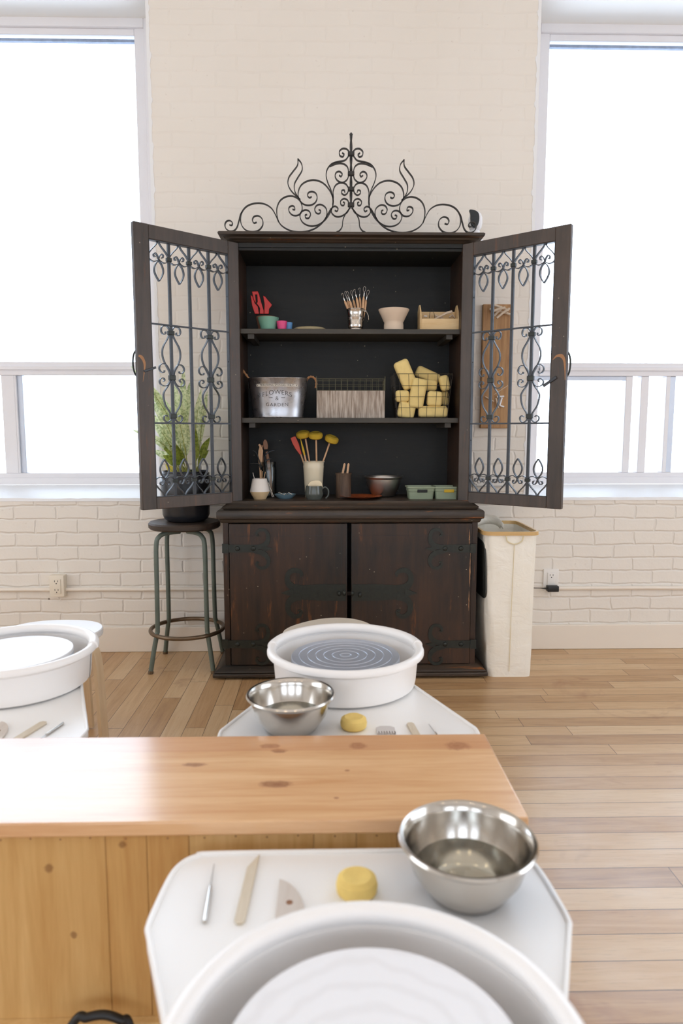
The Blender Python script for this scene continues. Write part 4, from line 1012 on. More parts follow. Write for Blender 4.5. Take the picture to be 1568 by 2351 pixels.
MB().lathe([(0, 0), (0.038, 0), (0.040, 0.006), (0.040, 0.150), (0.036, 0.162), (0.038, 0.166), (0.038, 0.180), (0.035, 0.180), (0.033, 0.160), (0.037, 0.148), (0.037, 0.008), (0, 0.006)], (jx, jy, Z3_), 40).build('jar_body', M['jar'], t)
def spatula(P, W, y, th, name, mat, lab, cat='wooden tool'):
    Q = [Pl(u, v, y) for (u, v) in P]
    C_ = catmull([Vector((q.x, q.z, 0)) for q in Q], 5); n = len(C_); k = len(W) - 1; ws = []
    for i in range(n):
        f = i/(n-1)*k; a = int(min(f, k-1)); ws.append((W[a]*(1-(f-a)) + W[a+1]*(f-a))/5.807*K)
    m = MB(); m.ribbon([(p.x, p.y) for p in C_], ws, y - th/2, y + th/2)
    return tag(m.build(name, mat, bevel=0.001), lab, cat)
spatula([(345, 900), (340, 600), (335, 420), (340, 320), (335, 265), (318, 232)], [22, 34, 60, 64, 26, 30], 3.520, 0.006, 'wooden_spatula', M['toolwood'], 'light wooden modelling tool with curled top in the glass jar')
spatula([(380, 900), (372, 600), (362, 400), (352, 300), (362, 245)], [18, 24, 26, 24, 34], 3.535, 0.006, 'wooden_spatula', M['darkwood'], 'darker wooden modelling tool behind the curled one in the jar')
spatula([(490, 930), (470, 700), (440, 450), (420, 330)], [30, 34, 40, 32], 3.548, 0.008, 'wooden_spatula', M['darkwood'], 'long wooden handle leaning left across the glass jar')
spatula([(408, 300), (405, 250), (400, 200), (398, 170)], [52, 66, 56, 20], 3.555, 0.010, 'wooden_paddle', M['darkwood'], 'rounded wooden paddle, topmost behind the jar tools')
for (P, lab) in (([(395, 400), (440, 340), (500, 318), (520, 318)], 'dark plastic loop tool curving right, upper one by the jar'), ([(400, 470), (440, 435), (480, 425)], 'dark plastic loop tool curving right, lower one by the jar'), ([(310, 420), (280, 345), (235, 318)], 'dark plastic loop tool curving left, upper one by the jar'), ([(315, 500), (260, 485), (200, 490)], 'dark plastic loop tool curving left, lower one by the jar')):
    Q = [Pl(u, v, 3.51) for (u, v) in P]; base = Vector((jx, 3.515, Z3_ + 0.05))
    tag(MB().tube(catmull([base, Q[0].lerp(base, 0.2)] + Q, 5), 0.0032, 8).build('loop_tool', M['cam_black']), lab, 'pottery tool')
for (A, B, lab) in (((430, 740), (495, 935), 'long thin steel needle lying against the jar, left one'), ((440, 740), (515, 935), 'long thin steel needle lying against the jar, right one')):
    a, b = Pl(*A, 3.455), Pl(*B, 3.44); b.z = max(b.z, Z3_ + 0.003)
    stick([a, b], 0.0014, M['steel'], 'needle_tool', lab, 'pottery tool')
dx = X(655, 3.43, 1145)
cup('small_dish', 'shallow blue-grey dish of tiny metal tools on the bottom shelf', 'dish', dx, 3.43, Z3_, [(0.034, 0), (0.050, 0.014), (0.055, 0.022)], M['bluedish'])
random.seed(21)
for k in range(6):
    a = random.uniform(0, 2*PI); q = Vector((dx + 0.028*math.cos(a*1.7), 3.43 + 0.018*math.sin(a), Z3_ + 0.018 + 0.0016*k)); w_ = Vector((random.uniform(-0.014, 0.014), random.uniform(-0.012, 0.012), 0.006))
    tag(MB().tube([q - w_, q + w_], 0.0018, 6).build('metal_bit', M['steel']), 'tiny shiny metal tool lying in the blue-grey dish', 'pottery tool', 'metal bits in the blue-grey dish')
# crock with mops
kx, ky = X(720, 3.50, 1110), 3.50
tag(MB().lathe([(0, 0), (0.042, 0), (0.044, 0.004), (0.052, 0.145), (0.0535, 0.160), (0.052, 0.163), (0.054, 0.178), (0.0565, 0.180), (0.0565, 0.184), (0.053, 0.184), (0.048, 0.150), (0.040, 0.008), (0, 0.006)], (kx, ky, Z3_), 52).build('cream_crock', M['cream']), 'tall cream crock holding sponge mops on the bottom shelf', 'crock')
def mop(base, neck, head, tilt, lab, i):
    A = Pl(*base, ky - 0.012 + 0.016*i); B = Pl(*neck, ky - 0.012 + 0.016*i)
    root = A + (A - B)*0.25; root.z = max(root.z, Z3_ + 0.03)
    t = thing('sponge_mop', lab, 'sponge on stick', tuple(root))
    MB().tube([root, A, B, B + (B - A)*0.06], 0.0046, 10).build('mop_handle', M['toolwood'], t)
    c = Pl(*head, ky - 0.012 + 0.016*i)
    Mr = Matrix.Translation(c) @ Matrix.Rotation(R(tilt), 4, 'Y') @ Matrix.Rotation(R(14), 4, 'X')
    MB().lathe([(0, -0.015), (0.022, -0.018), (0.033, -0.012), (0.037, 0.0), (0.034, 0.011), (0.024, 0.017), (0.012, 0.013), (0, 0.009)], n=36, M=Mr).build('mop_sponge', M['sponge_y'], t)
mop((995, 495), (935, 145), (905, 103), -8, 'sponge mop with yellow head, leftmost in the cream crock', 1.2)
mop((1085, 495), (1078, 175), (1072, 115), 0, 'sponge mop with yellow head, middle and nearest in the cream crock', 0)
mop((1160, 495), (1255, 225), (1285, 165), 20, 'sponge mop with yellow head leaning right in the cream crock', 1.0)
t = thing('red_spatula', 'red silicone spatula leaning left out of the cream crock', 'spatula', tuple(Pl(950, 600, 3.485)))
for (P, W, mm, nm) in (([(740, 148), (765, 138)], None, None, None),): pass
o1 = [(738, 150), (770, 132), (802, 126), (850, 230), (886, 360), (862, 372), (800, 290), (760, 215)]
Q = [Pl(u, v, 3.485) for (u, v) in o1]
MB().prismy([(q.x, q.z) for q in Q], 3.481, 3.489).build('spatula_blade', M['redrub'], t, bevel=0.002)
MB().tube([Pl(960, 620, 3.485), Pl(918, 490, 3.485), Pl(874, 365, 3.485)], 0.0042, 10).build('spatula_handle', M['toolwood'], t)
t = thing('brush', 'wooden brush with pointed ochre tip in the cream crock', 'brush', tuple(Pl(975, 620, 3.475)))
MB().tube([Pl(985, 620, 3.472), Pl(950, 495, 3.472), Pl(925, 380, 3.472)], [0.0048, 0.0052, 0.0046], 10).build('brush_handle', M['toolwood'], t)
MB().tube([Pl(925, 380, 3.472), Pl(905, 300, 3.472), Pl(885, 220, 3.472), Pl(864, 130, 3.472)], [0.0046, 0.0058, 0.0034, 0.0008], 10).build('brush_tip', M['sponge_y'], t)
# grey mug and cream scraper behind it
mx_, my_ = X(721, 3.385, 1135), 3.388
t = thing('grey_mug', 'glossy dark grey-green mug in front of the cream crock', 'mug', (mx_, my_, Z3_))
MB().lathe([(0, 0), (0.036, 0), (0.045, 0.020), (0.046, 0.028), (0.040, 0.060), (0.0385, 0.067), (0.036, 0.067), (0.043, 0.028), (0.034, 0.005), (0, 0.005)], (mx_, my_, Z3_), 48).build('mug_body', M['greymug'], t)
MB().tube(catmull([(mx_ + 0.038, my_, Z3_ + 0.050), (mx_ + 0.055, my_, Z3_ + 0.060), (mx_ + 0.070, my_, Z3_ + 0.045), (mx_ + 0.070, my_, Z3_ + 0.020), (mx_ + 0.058, my_, Z3_ + 0.004)], 6), 0.0042, 10).build('mug_handle', M['greymug'], t)
o1 = [(968, 812), (970, 770), (1000, 730), (1060, 714), (1120, 716), (1155, 745), (1163, 790), (1160, 830), (968, 830)]
Q = [Pl(u, v, my_) for (u, v) in o1]
tag(MB().prismy([(q.x, q.z) for q in Q], my_ - 0.002, my_ + 0.002).build('curved_scraper', M['shell'], bevel=0.001), 'shiny cream rounded scraper standing in the grey mug', 'scraper')
# brown cup, craft sticks
qx, qy = X(788.5, 3.47, 1120), 3.47
tag(MB().lathe([(0, 0), (0.038, 0), (0.039, 0.010), (0.038, 0.110), (0.042, 0.122), (0.043, 0.126), (0.039, 0.126), (0.035, 0.110), (0.034, 0.006), (0, 0.006)], (qx, qy, Z3_), 40).build('brown_cup', M['darkclay']), 'streaky dark brown cup holding two craft sticks', 'cup')
for (a, b, lab) in (((1425, 660), (1460, 485), 'pale craft stick, left of two in the brown cup'), ((1490, 660), (1512, 485), 'pale craft stick, right of two in the brown cup')):
    A = Pl(*a, qy); B = Pl(*b, qy); d = (B - A).normalized(); s = Vector((d.z, 0, -d.x))*0.0052; A = A - d*0.05
    O = [A - s, B - s - d*0.006, B - s*0.5, B + s*0.5, B + s - d*0.006, A + s]
    tag(MB().prismy([(p.x, p.z) for p in O], qy - 0.001 + (0.004 if 'left' in lab else 0), qy + 0.001 + (0.004 if 'left' in lab else 0)).build('craft_stick', M['toolwood']), lab, 'stick')
pxx = X(828, 3.41, 1144)
cup('glazed_plate', 'amber and red glazed plate in front of the brown cup', 'plate', pxx, 3.42, Z3_, [(0.050, 0), (0.080, 0.006), (0.108, 0.014)], M['redplate'], 56)
bxx = X(881, 3.50, 1120)
BOWL = [(0, 0), (0.052, 0), (0.062, 0.006), (0.084, 0.040), (0.093, 0.070), (0.095, 0.078), (0.0985, 0.080), (0.101, 0.086), (0.1035, 0.088), (0.1045, 0.085), (0.1055, 0.087), (0.103, 0.091), (0.098, 0.090), (0.092, 0.082), (0.091, 0.076), (0.089, 0.068), (0.080, 0.040), (0.059, 0.009), (0.050, 0.004), (0, 0.003)]
tag(MB().lathe([(r*0.96, z*1.18) for (r, z) in BOWL], (bxx, 3.52, Z3_), 64).build('mixing_bowl', M['steel_dull']), 'stainless mixing bowl on the bottom shelf of the cabinet', 'bowl')
def sage_basket(pxc, y, lab, ztop):
    cx = X(pxc, y, 1135)
    t = thing('plastic_basket', lab, 'basket', (cx, y, Z3_))
    a, b, h = 0.066, 0.050, ztop
    m = MB()
    def rr(rx, ry, r=0.012, n=5):
        P = []
        for (sx, sy, a0) in ((1, 1, 0), (-1, 1, 90), (-1, -1, 180), (1, -1, 270)):
            for k in range(n + 1):
                an = R(a0 + 90*k/n); P.append((cx + sx*(rx - r) + r*math.cos(an), y + sy*(ry - r) + r*math.sin(an)))
        return P
    rings = [(0.060, 0.044, 0.0), (0.064, 0.048, h*0.6), (0.066, 0.050, h*0.62), (0.068, 0.052, h - 0.008), (0.072, 0.056, h - 0.006), (0.072, 0.056, h), (0.066, 0.050, h), (0.056, 0.040, 0.003)]
    L = len(rr(0.06, 0.05)); V = []; F = []
    for (rx, ry, z) in rings: V += [(p[0], p[1], Z3_ + z) for p in rr(rx, ry)]
    for i in range(len(rings) - 1):
        for k in range(L): F.append((i*L+k, i*L+(k+1) % L, (i+1)*L+(k+1) % L, (i+1)*L+k))
    F.append(tuple(range(L))[::-1]); F.append(tuple((len(rings)-1)*L + k for k in range(L)))
    m.add(V, F).build('basket_body', M['sage'], t)
    MB().rbox((cx + 0.004, y - 0.0525, Z3_ + h*0.66), (0.050, 0.004, 0.015), 0.0019).build('hand_slot', M['cab_in'] if pxc < 980 else M['sponge_y'], t, label='dark slot' if pxc < 980 else 'slot showing yellow contents')
sage_basket(964.5, 3.42, 'sage green plastic basket, left one, beside the steel mixing bowl', 0.062)
sage_basket(1025, 3.42, 'sage green plastic basket, right one, against the cabinet side', 0.062)
c = atY(1042, 1125, 3.42)
tag(MB().rbox(c, (0.016, 0.03, 0.012), 0.003, Matrix.Rotation(R(-25), 4, 'Y')).build('sponge', M['sponge']), 'corner of a pale sponge showing over the right sage basket', 'sponge')

# ------------------------------------------------------------------ old bar stool and plant
sx_, sy_ = -0.731, 3.485
t = thing('bar_stool', 'old round bar stool with dark wooden seat, green legs and foot ring', 'stool', (sx_, sy_, 0))
MB().lathe([(0, 0), (0.172, 0), (0.180, 0.008), (0.181, 0.026), (0.174, 0.034), (0, 0.036)], (sx_, sy_, 0.718), 56).build('seat', M['stoolwood'], t)
MB().lathe([(0, 0), (0.07, 0), (0.07, 0.006), (0, 0.006)], (sx_, sy_, 0.712), 24).build('seat_plate', M['green'], t)
for (qx_, qy_) in ((-1, -1), (1, -1), (-1, 1), (1, 1)):
    P = catmull([(sx_ + qx_*0.02, sy_ + qy_*0.03, 0.702), (sx_ + qx_*0.07, sy_ + qy_*0.075, 0.702), (sx_ + qx_*0.105, sy_ + qy_*0.105, 0.688), (sx_ + qx_*0.120, sy_ + qy_*0.115, 0.640), (sx_ + qx_*0.122, sy_ + qy_*0.118, 0.45), (sx_ + qx_*0.124, sy_ + qy_*0.122, 0.23), (sx_ + qx_*0.127, sy_ + qy_*0.126, 0.195), (sx_ + qx_*0.140, sy_ + qy_*0.140, 0.12), (sx_ + qx_*0.156, sy_ + qy_*0.156, 0.012)], 6)
    lg = MB().tube(P, 0.0118, 14).build('leg', M['green'], t)
    MB().tube([(sx_ + qx_*0.1555, sy_ + qy_*0.1555, 0.014), (sx_ + qx_*0.158, sy_ + qy_*0.158, 0.0)], 0.0135, 14).build('foot_cap', M['bronze'], lg)
MB().tube([(sx_ + 0.186*math.cos(a), sy_ + 0.186*math.sin(a), 0.188) for a in [2*PI*k/64 for k in range(64)]], 0.0105, 12, closed=True).build('foot_ring', M['bronze'], t)
pl = thing('potted_plant', 'variegated leafy plant in a black pot on the bar stool', 'plant', (sx_ + 0.010, sy_, 0.754))
pcx, pcy, pz = sx_ + 0.010, sy_, 0.754
MB().lathe([(0, 0), (0.088, 0), (0.108, 0.012), (0.118, 0.035), (0.122, 0.15), (0.124, 0.226), (0.120, 0.232), (0.120, 0.246), (0.114, 0.248), (0.114, 0.256), (0.109, 0.256), (0.109, 0.225), (0, 0.225)], (pcx, pcy, pz), 56).build('pot', M['pot'], pl)
MB().lathe([(0, 0.228), (0.05, 0.232), (0.108, 0.226)], (pcx, pcy, pz), 32).build('soil', M['soil'], pl)
LV = [((422, 838), 3.50, .052, 0), ((402, 872), 3.44, .050, 0), ((440, 868), 3.53, .05, 0), ((300, 840), 3.40, .046, 0), ((333, 868), 3.45, .056, 0), ((345, 916), 3.42, .05, 0), ((340, 940), 3.50, .054, 0), ((344, 962), 3.40, .05, 0), ((303, 986), 3.42, .045, 0), ((340, 1000), 3.52, .052, 0), ((346, 1032), 3.43, .045, 0), ((368, 905), 3.52, .055, 0), ((395, 915), 3.40, .055, 0), ((420, 920), 3.42, .058, 0),
      ((462, 892), 3.47, .042, 0), ((476, 898), 3.55, .040, 0), ((450, 985), 3.40, .036, 1), ((482, 1004), 3.44, .040, 1), ((479, 1033), 3.50, .034, 1), ((374, 1046), 3.37, .050, 1), ((405, 1020), 3.37, .052, 1), ((380, 1066), 3.40, .040, 2), ((365, 1012), 3.47, .05, 1)]
random.seed(4)
for i, (tip, y, wd, kind) in enumerate(LV):
    Tp = atY(*tip, min(y, 3.62)); B = Vector((pcx + random.uniform(-0.035, 0.035), pcy + random.uniform(-0.035, 0.035), pz + 0.226))
    if tip[0] > 440: B.x = pcx + random.uniform(0.02, 0.06)
    ln = (Tp - B).length; up = Vector((0, 0, 1))
    Mi = B.lerp(Tp, 0.45) + up*ln*0.14*(1.0 if abs(Tp.x - B.x) > 0.05 else 0.1)
    C_ = catmull([B, Mi, Tp], 10)
    n = len(C_); V = []; F = []
    s0 = 0.30 if kind == 0 else 0.38
    for k in range(n):
        f = k/(n-1); d = (C_[min(k+1, n-1)] - C_[max(k-1, 0)]).normalized()
        side = d.cross(Vector((0.15, -1, 0.25))).normalized(); nm = side.cross(d).normalized()
        g2 = max(0.0, (f - s0)/(1 - s0)); wv = wd*0.42*(math.sin(PI*min(1, g2**0.75))**0.8 if g2 > 0 else 0) + 0.0016*(1 - f)
        if k == n-1: wv = 0.0004
        V += [C_[k] - side*wv + nm*wv*0.35, C_[k] - side*wv*0.5 + nm*wv*0.12, C_[k], C_[k] + side*wv*0.5 + nm*wv*0.12, C_[k] + side*wv + nm*wv*0.35]
    for k in range(n-1):
        for q in range(4): F.append((k*5+q, k*5+q+1, (k+1)*5+q+1, (k+1)*5+q))
    lf = MB().add(V, F).build('leaf', M[('leaf', 'leaf2', 'leaf3')[kind]], pl, recalc=False)
    MB().tube(C_[:int(n*0.75)], [0.0034*(1 - 0.8*k/(n*0.75)) for k in range(int(n*0.75))], 6).build('stalk', M['stem'], lf)

# ------------------------------------------------------------------ laundry hamper
hx0, hx1, hy0, hy1, hz = 0.752, 1.028, 3.228, 3.655, 0.722
t = thing('laundry_hamper', 'tall cream fabric laundry hamper with bamboo rim beside the cabinet', 'hamper', ((hx0+hx1)/2, (hy0+hy1)/2, 0))
def rrect(x0, x1, y0, y1, r, n=6):
    P = []
    for (cx, cy, a0) in ((x1-r, y1-r, 0), (x0+r, y1-r, 90), (x0+r, y0+r, 180), (x1-r, y0+r, 270)):
        for k in range(n+1): P.append((cx + r*math.cos(R(a0+90*k/n)), cy + r*math.sin(R(a0+90*k/n))))
    return P
m = MB(); V = []; F = []; rings = []
random.seed(9)
NZ = 22
for i in range(NZ + 1):
    f = i/NZ; z = 0.0 + (hz - 0.01)*f; ins = 0.010*(1 - f)
    P = rrect(hx0 + 0.012 + ins*3.0, hx1 - 0.012 - ins*0.6, hy0 + 0.008 + ins, hy1 - 0.008 - ins, 0.035)
    rings.append([(p[0] + 0.0022*math.sin(9*f + k*1.9), p[1] + 0.0022*math.sin(11*f + k*1.3 + 1) * (1 if f > 0.03 else 0), z) for k, p in enumerate(P)])
inner = [[(hx0/2 + hx1/2 + (p[0] - (hx0+hx1)/2)*0.97, (hy0+hy1)/2 + (p[1] - (hy0+hy1)/2)*0.975, max(p[2], 0.004)) for p in rg] for rg in reversed(rings)]
rings += inner; L = len(rings[0])
for rg in rings: V += rg
for i in range(len(rings)-1):
    for k in range(L): F.append((i*L+k, i*L+(k+1) % L, (i+1)*L+(k+1) % L, (i+1)*L+k))
F.append(tuple(range(L))[::-1]); F.append(tuple((len(rings)-1)*L+k for k in range(L)))
m.add(V, F).build('fabric_bag', M['fabric'], t)
m = MB(); PO = rrect(hx0, hx1, hy0, hy1, 0.045); PI_ = rrect(hx0 + 0.011, hx1 - 0.011, hy0 + 0.011, hy1 - 0.011, 0.036); n = len(PO)
V = [(*p, hz - 0.012) for p in PO] + [(*p, hz + 0.006) for p in PO] + [(*p, hz + 0.006) for p in PI_] + [(*p, hz - 0.012) for p in PI_]
F = []
for q in range(4):
    for k in range(n): F.append((q*n+k, q*n+(k+1) % n, ((q+1) % 4)*n+(k+1) % n, ((q+1) % 4)*n+k))
m.add(V, F).build('rim', M['bamboo'], t)
m = MB(); cxh = (hx0+hx1)/2 + 0.012
m.tube(catmull([(cxh - 0.042, hy0 + 0.003, 0.708), (cxh - 0.034, hy0 + 0.003, 0.682), (cxh, hy0 + 0.004, 0.668), (cxh + 0.034, hy0 + 0.003, 0.682), (cxh + 0.042, hy0 + 0.003, 0.708)], 6), 0.0032, 6)
m.tube([(cxh, hy0 + 0.006, 0.668), (cxh - 0.004, hy0 + 0.009, 0.4), (cxh - 0.006, hy0 + 0.014, 0.03)], 0.0016, 6)
m.build('seam', M['seam'], t)
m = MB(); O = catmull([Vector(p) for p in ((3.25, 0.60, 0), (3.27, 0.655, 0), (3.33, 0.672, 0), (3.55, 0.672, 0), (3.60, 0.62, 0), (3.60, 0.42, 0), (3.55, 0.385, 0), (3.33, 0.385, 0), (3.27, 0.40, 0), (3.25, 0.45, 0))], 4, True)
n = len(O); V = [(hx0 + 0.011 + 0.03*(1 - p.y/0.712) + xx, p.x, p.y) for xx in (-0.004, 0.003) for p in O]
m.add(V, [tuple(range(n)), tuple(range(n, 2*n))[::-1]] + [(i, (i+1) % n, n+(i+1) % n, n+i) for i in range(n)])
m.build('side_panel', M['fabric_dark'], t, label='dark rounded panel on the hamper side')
V = []; F = []; CL = catmull([Vector((hx0 + 0.01, 3.60, 0.755)), Vector((0.80, 3.62, 0.752)), Vector((0.86, 3.63, 0.762)), Vector((0.905, 3.60, 0.758)), Vector((0.925, 3.54, 0.728))], 6)
for p in CL: V += [(p.x, p.y, p.z), (p.x - 0.004, p.y - 0.01, p.z - 0.022), (p.x - 0.002, p.y - 0.006, p.z - 0.048 if p.z > 0.74 else p.z - 0.03)]
for k in range(len(CL)-1):
    for q in range(2): F.append((k*3+q, k*3+q+1, (k+1)*3+q+1, (k+1)*3+q))
lin = MB().add(V, F).build('folded_lining', M['fabric'], t, recalc=False)
sm = lin.modifiers.new('thickness', 'SOLIDIFY'); sm.thickness = 0.002

# ------------------------------------------------------------------ pine bench
P, rr_ = bench_mat()
BXR = 0.347
def objk(pts, o): return [(p.x - o[0], p.y - o[1], p.z - o[2]) for p in pts]
BO = (-1.3, 1.27, 0)
kn = [(*q, a, b, hexc(120, 66, 48)) for q, (a, b) in zip(objk(P, BO), rr_)]
M['bench'] = wood('varnished_pine', hexc(212, 160, 112), hexc(236, 194, 148), 'x', 0.9, 0.20, 16, 0.8, kn, 0.03, 1.362 - 1.27)
bench = thing('pine_bench', 'long varnished pine bench with vertical plank front across the room', 'bench', BO)
MB().box(-3.0, BXR, 1.103, 1.436, 0.514, 0.540).build('bench_top', M['bench'], bench, bevel=0.003)
seams = [atY(q, 1900, 1.12).x for q in (240, 335, 433, 720, 818, 912)]
xs = [-3.0 + 0.1] + [seams[0] - 0.205*k for k in range(12, 0, -1) if seams[0] - 0.205*k > -2.85] + seams + [0.245, 0.325]
cols = [(hexc(196, 150, 88), hexc(224, 186, 126)), (hexc(186, 136, 76), hexc(214, 172, 110)), (hexc(204, 164, 104), hexc(228, 194, 138))]
PM = []
for j, (a, b) in enumerate(cols):
    kk = []
    if j == 0:
        for (q, w_) in (((112, 1993), 0.010), ((169, 2147), 0.008)):
            p = atY(*q, 1.12); kk.append((p.x - BO[0], p.y - BO[1], p.z, w_, w_*0.9, hexc(110, 64, 34)))
    if j == 1:
        p = atY(282, 1939, 1.12); kk.append((p.x - BO[0], p.y - BO[1], p.z, 0.008, 0.008, hexc(110, 64, 34)))
    PM.append(wood('pine_plank_%s' % 'abc'[j], a, b, 'z', 0.8, 0.45, 16, 0.4, kk, 0.08))
for i in range(len(xs) - 1):
    j = 0 if abs(xs[i+1] - seams[0]) < 1e-6 else (1 if abs(xs[i] - seams[0]) < 1e-6 or abs(xs[i] - seams[1]) < 1e-6 else (2 if xs[i] >= seams[2] - 1e-6 else i % 2))
    pk = MB().box(xs[i] + 0.0004, xs[i+1] - 0.0004, 1.12, 1.136, 0.16, 0.5135).build('front_plank', PM[j], bench, bevel=0.0008)
    nl = MB(); k = int((xs[i+1] - xs[i])/0.05)
    for q in range(max(1, k)):
        xx = xs[i] + (q + 0.5)*(xs[i+1] - xs[i])/max(1, k); nl.lathe([(0, 0.0004), (0.0016, 0.0003), (0.0018, 0)], n=8, M=Matrix.Translation((xx, 1.12, 0.500 + 0.002*(q % 2))) @ Matrix.Rotation(R(90), 4, 'X'))
    nl.build('nail_heads', M['darkwood'], pk)['kind'] = 'stuff'
MB().box(-2.9, 0.325, 1.136, 1.15, 0.0, 0.5135).box(0.309, 0.325, 1.15, 1.35, 0.0, 0.5135).box(-2.9, 0.325, 1.335, 1.35, 0.0, 0.5135).build('bench_carcass', M['palewood'], bench, bevel=0.001)
MB().box(-2.9, 0.330, 1.104, 1.136, 0.0, 0.160).build('bottom_rail', PM[2], bench, bevel=0.003)
P_ = catmull([(-0.60, 1.0, 0.008), (-0.52, 1.04, 0.06)] + [tuple(atY(a, b, 1.075)) for a, b in ((165, 2353), (200, 2336), (240, 2330), (278, 2342), (300, 2362))] + [(-0.30, 1.03, 0.05), (-0.24, 0.98, 0.008)], 8)
tag(MB().tube(P_, 0.0075, 12).build('cable', M['black']), 'black cable arching up at the foot of the pine bench', 'cable')

# ------------------------------------------------------------------ pottery wheels (local +y = tool shelf side)
def wheel_outline():
    h = [(-0.235, 0.0), (-0.232, 0.06), (-0.20, 0.115), (-0.12, 0.140), (0.014, 0.189), (0.165, 0.249), (0.29, 0.299), (0.315, 0.307), (0.36, 0.306), (0.43, 0.300), (0.463, 0.288), (0.480, 0.268), (0.487, 0.24), (0.488, 0.0)]
    R_ = [(x, y) for (y, x) in h]; L_ = [(-x, y) for (x, y) in reversed(R_[1:-1])]
    return R_ + L_
OUT = wheel_outline()
def make_wheel(bat):
    root = thing('pottery_wheel', 'pottery wheel', 'pottery wheel', (0, 0, 0))
    c = (0, 0.12)
    sc_ = lambda k: [(c[0] + (p[0] - c[0])*k, c[1] + (p[1] - c[1])*k) for p in OUT]
    MB().prism(OUT, 0.472, 0.4975).build('table_top', M['plastic'], root, bevel=0.006, seg=3)
    lip = [(p[0]*0.985, c[1] + (p[1] - c[1])*0.985, 0.4985) for p in OUT]
    LP = catmull([Vector(p) for p in lip], 4, True)
    MB().tube(LP, 0.0045, 8, closed=True).build('raised_edge', M['plastic'], root)
    MB().prism(sc_(0.62), 0.20, 0.472, P2=sc_(0.86)).build('housing', M['plastic'], root, bevel=0.01)
    for (lx, ly) in ((0.12, 0.33), (-0.12, 0.33), (0.0, -0.06)):
        lg = MB().tube([(lx, ly, 0.21), (lx*1.25, ly + (0.03 if ly > 0 else -0.05), 0.02)], [0.022, 0.018], 16).build('leg', M['plastic'], root)
        MB().lathe([(0, 0), (0.024, 0), (0.024, 0.016), (0.018, 0.022), (0, 0.022)], (lx*1.25, ly + (0.03 if ly > 0 else -0.05), 0), 20).build('rubber_foot', M['black'], lg)
    # two-piece splash pan
    def pan(r0, rim, dz):
        p = [(0.035, 0.500), (r0 - 0.012, 0.500), (r0 - 0.003, 0.506), (r0, 0.52), (r0 + 0.006, 0.590 + dz)]
        for k in range(9):
            a = R(200 - 27*k); p.append((r0 + 0.010 + rim*math.cos(a), 0.596 + dz + rim*math.sin(a)))
        p += [(r0 + 0.002, 0.580 + dz), (r0 - 0.004, 0.522), (r0 - 0.014, 0.5045), (0.035, 0.5045)]
        return p
    a1 = MB().lathe(pan(0.197, 0.0125, 0.0), n=48, a0=R(-12), a1=R(192), closed_prof=True, cap=range(4, 15)).build('splash_pan', M['basin'], root)
    a2 = MB().lathe(pan(0.1985, 0.0150, 0.0015), n=40, a0=R(188), a1=R(352), closed_prof=True, cap=range(4, 15)).build('splash_pan', M['basin'], root)
    MB().lathe([(0, 0.505), (0.030, 0.505), (0.030, 0.560), (0, 0.560)], n=24).build('shaft', M['steel'], root)
    pr = [(0, 0.560), (0.150, 0.560), (0.1525, 0.562), (0.1525, 0.578), (0.151, 0.580)]
    if not bat:
        for g_ in (0.130, 0.107, 0.084, 0.061, 0.037, 0.015): pr += [(g_ + 0.0016, 0.580), (g_ + 0.0006, 0.5788), (g_ - 0.0006, 0.5788), (g_ - 0.0016, 0.5800)]
    pr += [(0, 0.580)]
    MB().lathe(pr, n=72).build('wheel_head', M['alum'], root)
    if bat:
        MB().lathe([(0, 0.580), (0.151, 0.580), (0.153, 0.582), (0.153, 0.590), (0.151, 0.592), (0, 0.592)], n=72).build('bat', M['bat'], root, label='white round bat')
    return root
WN = (0.045, 0.595); WF = (0.050, 1.860); WLf = (-0.875, 1.872)
w1 = make_wheel(True); w1.location = (*WN, 0); w1['label'] = 'cream pottery wheel in front of the bench with a white bat'
w2 = make_wheel(False); w2.location = (*WF, 0); w2.rotation_euler = (0, 0, PI); w2['label'] = 'cream pottery wheel before the cabinet with bare ringed metal wheel head'
w3 = copy_thing(w1, (*WLf, 0), PI, 'cream pottery wheel beyond the left end of the bench with a white bat')

# steel water bowls
def water_bowl(p, lab, sc_=1.0):
    t = thing('steel_bowl', lab, 'bowl', p)
    MB().lathe(BOWL, p, 80).build('bowl_shell', M['steel'], t)
    MB().lathe([(0, 0.038), (0.0785, 0.038)], p, 64).build('water', M['water'], t)
    return t
water_bowl((0.213, 0.975, 0.498), 'stainless bowl of water on the nearest wheel table, right of the round sponge')
water_bowl((-0.088, 1.560, 0.498), 'stainless bowl of water on the wheel table before the cabinet')
# round sponges
def rsponge(x, y, lab):
    m = MB(); m.lathe([(0, 0), (0.026, 0), (0.031, 0.005), (0.032, 0.014), (0.030, 0.023), (0.022, 0.028), (0.010, 0.0265), (0, 0.0255)], (x, y, 0.498), 40)
    return tag(m.build('round_sponge', M['sponge_o']), lab, 'sponge')
rsponge(0.044, 0.975, 'round yellow sponge on the nearest wheel table')
rsponge(0.062, 1.566, 'round yellow sponge on the wheel table beyond the bench')
